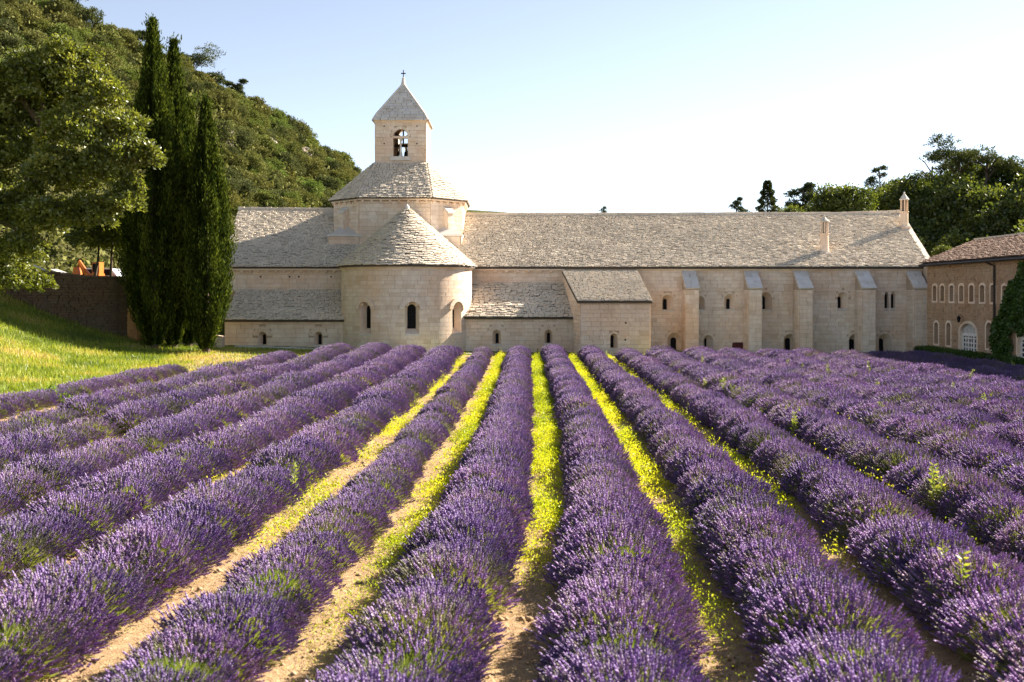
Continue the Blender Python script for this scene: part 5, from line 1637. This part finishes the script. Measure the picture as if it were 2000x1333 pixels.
def build_lavender():
    purple = [lavender_bush(k, 1650, .2) for k in range(1, 6)]
    mixed = [lavender_bush(k, 1450, .5) for k in range(11, 14)]
    greens = [lavender_bush(21, 1300, .8), lavender_bush(22, 1400, .35, bald=.8), lavender_bush(23, 1500, .2, bald=.9), lavender_bush(24, 1500, .15, bald=.6)]
    tufts = greens[1:]
    set_tufts = {(0, 8.3), (0, 8.9), (1, 9.4), (1, 12.5), (2, 8.6), (2, 9.3), (-1, 8.6), (-1, 10.6), (-2, 11.5), (-2, 17.5), (-3, 15.2), (3, 10.2), (3, 14.0), (-4, 18.5), (-2, 9.2)}
    g = np.random.default_rng(123)
    # k: rows counted from the middle gap; y end of the row; share of mixed and green bushes; holes; label of where it leads
    rows = [
        (-7, 26, 44, .45, .2, [], 'short grey purple lavender row beside the grass bank, split from the rest by bare soil'),
        (-6, 21, 51, .42, .14, [(33.5, 34.6), (27, 27.7)], 'patchy lavender row just inside the bare soil strip by the grass bank'),
        (-5, 17, 55.5, .38, .10, [(24.4, 25.4), (44, 45)], 'lavender row leading to the second chapel window before the apse'),
        (-4, 13.5, 56.6, .32, .10, [(21, 21.7)], 'lavender row leading to the shaded first window of the apse'),
        (-3, 10.5, 56.6, .22, .08, [], 'lavender row leading to the middle window of the apse'),
        (-2, 8, 56.6, .2, .08, [], 'full purple lavender row leading to the sunlit last window of the apse'),
        (-1, 7.0, 56.4, .38, .12, [(28.2, 30.4), (22.0, 22.8), (15.5, 16.3), (12.3, 12.9)], 'narrow broken lavender row between the two yellow strips, leading to the sunlit apse edge'),
        (0, 6.5, 56.3, .14, .06, [], 'wide purple lavender row in the middle, on the apse side of the straightest yellow strip'),
        (1, 6.5, 56.0, .14, .06, [], 'wide purple lavender row leading to the small cross beside the annex wall'),
        (2, 7, 56.0, .26, .08, [], 'lavender row leading to the front corner of the annex'),
        (3, 8, 55.8, .26, .07, [], 'lavender row leading to the annex window'),
        (4, 10, 55.8, .26, .07, [], 'lavender row leading to the far corner of the annex'),
        (5, 12.5, 55.8, .22, .06, [], 'lavender row leading to the first dormitory buttress'),
        (6, 15.5, 56, .24, .07, [(24, 25.2)], 'lavender row leading to the dark red door'),
        (7, 19, 56, .25, .06, [], 'lavender row leading to the second dormitory buttress'),
        (8, 22, 56, .22, .06, [], 'lavender row leading to the third dormitory buttress'),
        (9, 26, 56, .22, .06, [], 'lavender row leading between third and fourth dormitory buttress'),
        (10, 29, 56.5, .2, .05, [], 'lavender row leading to the fourth dormitory buttress'),
        (11, 33, 56.5, .2, .05, [], 'last lavender row, nearest the clipped hedge and the rubble house'),
    ]
    for k, ya, yb, mx, gr, holes, lb in rows:
        off = (k - .5) * SP
        if k == -7: off -= 1.15
        y0 = (ya + yb) / 2; x0 = float(rowc(y0)) + off
        root = thing('lavender_row', lb, 'lavender', (x0, y0, float(gz(x0, y0))), 'lavender rows of the field')
        y = ya + g.uniform(0, .4)
        while y < yb:
            st = .56 * g.uniform(.8, 1.2)
            if any(a < y < b for a, b in holes): y += st; continue
            u = g.uniform()
            pool = greens if u < gr else (mixed if u < gr + mx else purple)
            if any(kk == k and abs(yy - y) < .3 for kk, yy in set_tufts): pool = tufts
            o = D.objects.new('lavender_bush', pool[g.integers(len(pool))])
            COL.objects.link(o)
            x = float(rowc(y)) + off + g.normal(0, .035)
            o.parent = root
            o.location = (x - x0, y - y0, float(gz(x, y)) - root.location.z - .02)
            o.rotation_euler = (g.normal(0, .05), g.normal(0, .05), (0 if g.uniform() < .5 else math.pi) + g.normal(0, .25))
            sc = float(g.uniform(.88, 1.12)) * (.86 if k == -1 else 1.0) * (.85 if k <= -7 else 1.0) * (.85 if pool is greens else 1)
            wide = 1.48 if k >= 5 else (1.2 + .26 * float(smooth01(20, 34, y))) if (k >= 4 or k <= -2) else (1.0 + .24 * float(smooth01(26, 9, y)))
            o.scale = (sc * wide, sc, sc * float(g.uniform(.88, 1.10)))
            y += st


build_lavender()


# ------------------------------------------------------------------ weeds, straw, stones, grass
def build_ground_cover():
    g = np.random.default_rng(321)
    gaps = [(-5, 20, 50, 60, .25), (-2, 14, 56.5, 330, .5), (-1, 8.5, 57, 700, 1.0), (0, 12, 57.2, 760, .95), (1, 8.5, 57.2, 600, .95), (2, 11, 57, 260, .6), (3, 14, 57, 240, .5), (4, 18, 57, 160, .45), (-3, 13, 56, 90, .3), (5, 20, 56, 120, .35)]
    names = {-5: 'sparse weeds between the patchy rows on the cypress side', -2: 'yellow weeds in the strip below the sunlit apse edge', -1: 'bright yellow green weeds in the widest strip by the broken row', 0: 'upright yellow green weeds in the straight middle strip', 1: 'yellow weeds in the strip leading to the annex corner', 2: 'shaded yellow weeds in the strip leading to the annex window', 3: 'leafy weeds in the strip leading to the far annex corner', 4: 'thin weeds in the strip leading to the first buttress', -3: 'thin weeds in the strip leading to the middle apse window', 5: 'thin weeds in the strip leading to the red door'}
    for k, ya, yb, dens, cov in gaps:
        s = Soup()
        n = int((yb - ya) * .62 * dens * 3.4)
        Y = g.uniform(ya, yb, n)
        pat = .5 + .6 * np.sin(Y * .9 + k * 2) * np.sin(Y * .37 + k) + .4 * np.sin(Y * 2.7 + k) * np.sin(Y * 1.13 + 2 * k)
        keep = (g.uniform(0, 1, n) < np.clip(pat * 1.2 + cov - .75 + (Y > 28) * .45 * (cov > .7), 0.05, 1))
        keep &= g.uniform(0, 1, n) < np.clip((Y - 7.5) / 7, .16, 1)
        if k == 0: keep &= (Y > 13.5) | (g.uniform(0, 1, n) < .25)
        Y = Y[keep]; n = len(Y)
        X = rowc(Y) + k * SP + g.normal(0, .25 if k in (-1, 0, 1) else .2, n) + (.16 if k == -1 else 0) - (.12 if k == 1 else 0)
        X = X + .13 * np.sin(Y * 1.7 + k) + .08 * np.sin(Y * 4.3 + 2 * k)
        tall = np.clip(.5 + .5 * np.sin(Y * 1.3 + k * 1.1) + .35 * np.sin(Y * 5.1 + k), 0, 1.4)
        z = gz(X, Y) + np.abs(g.normal(0, 1, n)) * (.07 + .10 * tall) * np.exp(-((X - rowc(Y) - k * SP) / .3) ** 2)
        v = np.clip(.62 + .3 * np.sin(Y * .8 + k * 3) * np.sin(Y * .31) + g.normal(0, .2, n), 0, 1)
        v = v - .3 * smooth01(17, 10, Y)
        if k == 0: v = v - .25 * (Y > 24)
        leaves(s, np.stack([X, Y, z], 1), g.normal(0, .55, (n, 3)) + np.array([0, 0, .7]), g.uniform(.03, .065, n) * np.clip(Y / 17, .5, 1), g.uniform(.014, .027, n) * np.clip(Y / 17, .5, 1), np.clip(v, 0, 1), 0, g)
        tag(link('weeds', s.mesh('weeds', ['weed'])), names[k], 'weeds', None, 'stuff')
    # dry straw and pebbles on the soil
    s = Soup(); n = 60000
    Y = 7 + 36 * g.uniform(0, 1, n) ** 1.7; k = g.integers(-8, 8, n)
    X = rowc(Y) + k * SP + g.normal(0, .25, n)
    ok = np.abs(X) < .56 * Y + 1
    X, Y = X[ok], Y[ok]; n = len(X)
    P0 = np.stack([X, Y, gz(X, Y) + .008], 1)
    d = g.normal(0, 1, (n, 3)); d[:, 2] = np.abs(d[:, 2]) * .5
    blades(s, P0, P0 + norm(d) * g.uniform(.06, .2, n)[:, None], .007, g.uniform(0, 1, n), 0, g)
    tag(link('straw', s.mesh('straw', ['straw'])), 'dry straw lying on the bare soil between rows', 'straw', None, 'stuff')
    s = Soup(); n = 9000
    Y = 7 + 22 * g.uniform(0, 1, n) ** 1.5; X = rowc(Y) + g.integers(-8, 6, n) * SP + g.normal(0, .24, n)
    r = g.uniform(.008, .028, n) * np.where(g.uniform(0, 1, n) < .12, 2.1, 1)
    oc = np.array([[1, 0, 0], [-1, 0, 0], [0, 1, 0], [0, -1, 0], [0, 0, .7], [0, 0, -.7]])
    V = (np.stack([X, Y, gz(X, Y) + r * .3], 1)[:, None] + (oc[None] * g.uniform(.7, 1.3, (n, 6, 1))) * r[:, None, None]).reshape(-1, 3)
    T = np.array([[0, 2, 4], [2, 1, 4], [1, 3, 4], [3, 0, 4], [2, 0, 5], [1, 2, 5], [3, 1, 5], [0, 3, 5]])
    s.add(V, (np.arange(n)[:, None, None] * 6 + T[None]).reshape(-1, 3), 0, .5)
    M['pebble'] = mat_stone("pebble", (.42, .31, .20), (.38, .27, .16), (.26, .18, .11))
    tag(link('pebbles', s.mesh('pebbles', ['pebble'])), 'small pale stones strewn on the soil between rows', 'pebbles', None, 'stuff')
    # grass on the bank and along the kerb
    s = Soup(); n = 112000
    X = g.uniform(-32, FOOT + .5, n); Y = g.uniform(26, 56.8, n)
    ok = (Y < wallY(X) + .1) | (X > -21.2); ok &= (X > -.72 * Y - 2)
    X, Y = X[ok], Y[ok]
    X2 = g.uniform(FOOT, 2, 30000); Y2 = g.uniform(46, 58.4, 30000)
    ok = (Y2 > np.interp(X2, [-15.2, -13, -10, -7, -4, 2], [42, 47, 53, 57.2, 57.4, 57.4]))
    X, Y = np.concatenate([X, X2[ok]]), np.concatenate([Y, Y2[ok]]); n = len(X)
    pat = np.sin(X * 1.1 + Y * .5) * np.sin(Y * .8 - X * .6) + .6 * np.sin(X * 2.7 - Y * 1.9)
    v = np.clip(.36 + .30 * pat + .25 * (np.sin(X * .55 + 1) * np.sin(Y * .33) > .45) + g.normal(0, .15, n) + .22 * smooth01(-19, -15, X) * (g.uniform(0, 1, n) < .5), 0, 1)
    P0 = np.stack([X, Y, gz(X, Y) - .02], 1)
    d = norm(g.normal(0, .34, (n, 3)) + np.array([-.12, 0, 1]))
    leaves(s, P0, d, g.uniform(.12, .34, n) * np.where(X > FOOT, .6, 1), g.uniform(.018, .034, n), v, 0, g)
    tag(link('grass', s.mesh('grass', ['grass'])), 'sunlit yellow green grass on the bank below the old wall', 'grass', None, 'stuff')


build_ground_cover()


def build_bank_clump():
    g = np.random.default_rng(66)
    for px, py, sc, lb in ((38, 712, 1.0, 'bright green leafy weed clump low on the grass bank'), (95, 722, .7, 'smaller green weed clump on the bank beside the bright one')):
        Y = 37.0
        for _ in range(12):
            X = wx(px, Y); Y = (CAMZ - float(gz(X, Y))) * F / (py - HZ)
        X = wx(px, Y)
        t = thing('weed_clump', lb, 'weeds', (X, Y, float(gz(X, Y))), 'leafy weed clumps on the bank')
        s = Soup(); n = int(2600 * sc)
        a = g.uniform(0, 6.28, n); q = np.sqrt(g.uniform(0, 1, n)) * 1.1 * sc
        P = np.stack([q * np.cos(a), q * np.sin(a) * .8, g.uniform(.02, .55, n) * (1.15 - q / (1.2 * sc)) + .02], 1)
        leaves(s, P, g.normal(0, .5, (n, 3)) + np.array([0, 0, .6]), g.uniform(.09, .17, n), g.uniform(.035, .065, n), np.clip(g.normal(.6, .2, n), 0, 1), 0, g)
        link('leaves', s.mesh('leaves', ['tuft']), t, (0, 0, 0))


build_bank_clump()


def build_tall_weeds():
    var = []
    for k in range(4):
        g = np.random.default_rng(700 + k)
        h = float(g.uniform(.65, 1.05))
        s = Soup()
        tube_soup(s, [(0, 0, 0), (.02, 0, h * .5), (.0, .03, h)], [.010, .008, .004], 0, .4, 5)
        n = int(g.integers(22, 52))
        z = np.linspace(.12, .98, n) * h; ph = np.arange(n) * 2.4 + g.uniform(0, 6)
        d = np.stack([np.cos(ph), np.sin(ph), .55 + 0 * ph], 1)
        leaves(s, np.stack([0 * z, 0 * z, z], 1), d + g.normal(0, .12, (n, 3)), .15 * (1.15 - z / h * .6), .045 * (1.15 - z / h * .5), np.clip(g.normal(.6, .2, n), 0, 1), 0, g)
        me = s.mesh('tall_weed', ['tallweed']); var.append(me)
    g = np.random.default_rng(41)
    spots = []                           # pixel where the foot stands, height
    for px, py in ((572, 985), (352, 965), (467, 892), (1745, 865), (1775, 862), (1768, 850), (1760, 870), (1740, 845), (1835, 1010), (1855, 1015), (1872, 1005), (1845, 1000), (1838, 1215), (1870, 1225), (1905, 1215), (1830, 1190),
                   (1545, 850), (1560, 848), (1552, 858), (1400, 780), (1425, 788), (1445, 795), (1462, 800), (1415, 785), (1437, 790), (1380, 770), (1830, 890), (1845, 892), (1792, 728), (1755, 742), (1620, 745), (1640, 738), (1668, 740),
                   (1700, 755), (1780, 770), (1850, 795), (1900, 812), (1930, 820), (1960, 742), (1985, 745), (1975, 738), (1540, 740), (1560, 745), (1345, 722), (1368, 728), (1290, 705), (1305, 712), (1880, 765), (1715, 790)):
        zg = -.05 if px > 1000 else .1
        Y = (CAMZ - zg) * F / (py - HZ); X = wx(px, Y); zz = float(gz(X, Y))
        Y = (CAMZ - zz) * F / (py - HZ); X = wx(px, Y)
        o = D.objects.new('tall_weed', var[g.integers(4)]); COL.objects.link(o)
        sc = float(g.uniform(.7, 1.15))
        o.location = (X, Y, float(gz(X, Y)) - .02); o.scale = (sc, sc, sc); o.rotation_euler = (float(g.normal(0, .2)), float(g.normal(0, .2)), float(g.uniform(0, 6.28)))
        lb = ('big leafy weed stalk in the gap nearest the camera' if py > 1100 else 'tall leafy weed stalk beside the row leading to the third buttress' if py > 950 and px > 1700 else 'leafy weed stalk among rows on the cypress side' if px < 700 else 'yellow green weed stalk in a clump between outer rows facing the house' if py > 830 else 'small weed stalk in the leafy patch of the annex rows' if 760 < py < 802 and px < 1480 else 'small distant weed stalk rising from lavender before the dormitory wall')
        tag(o, lb, 'weed', 'tall weeds among the lavender')


build_tall_weeds()
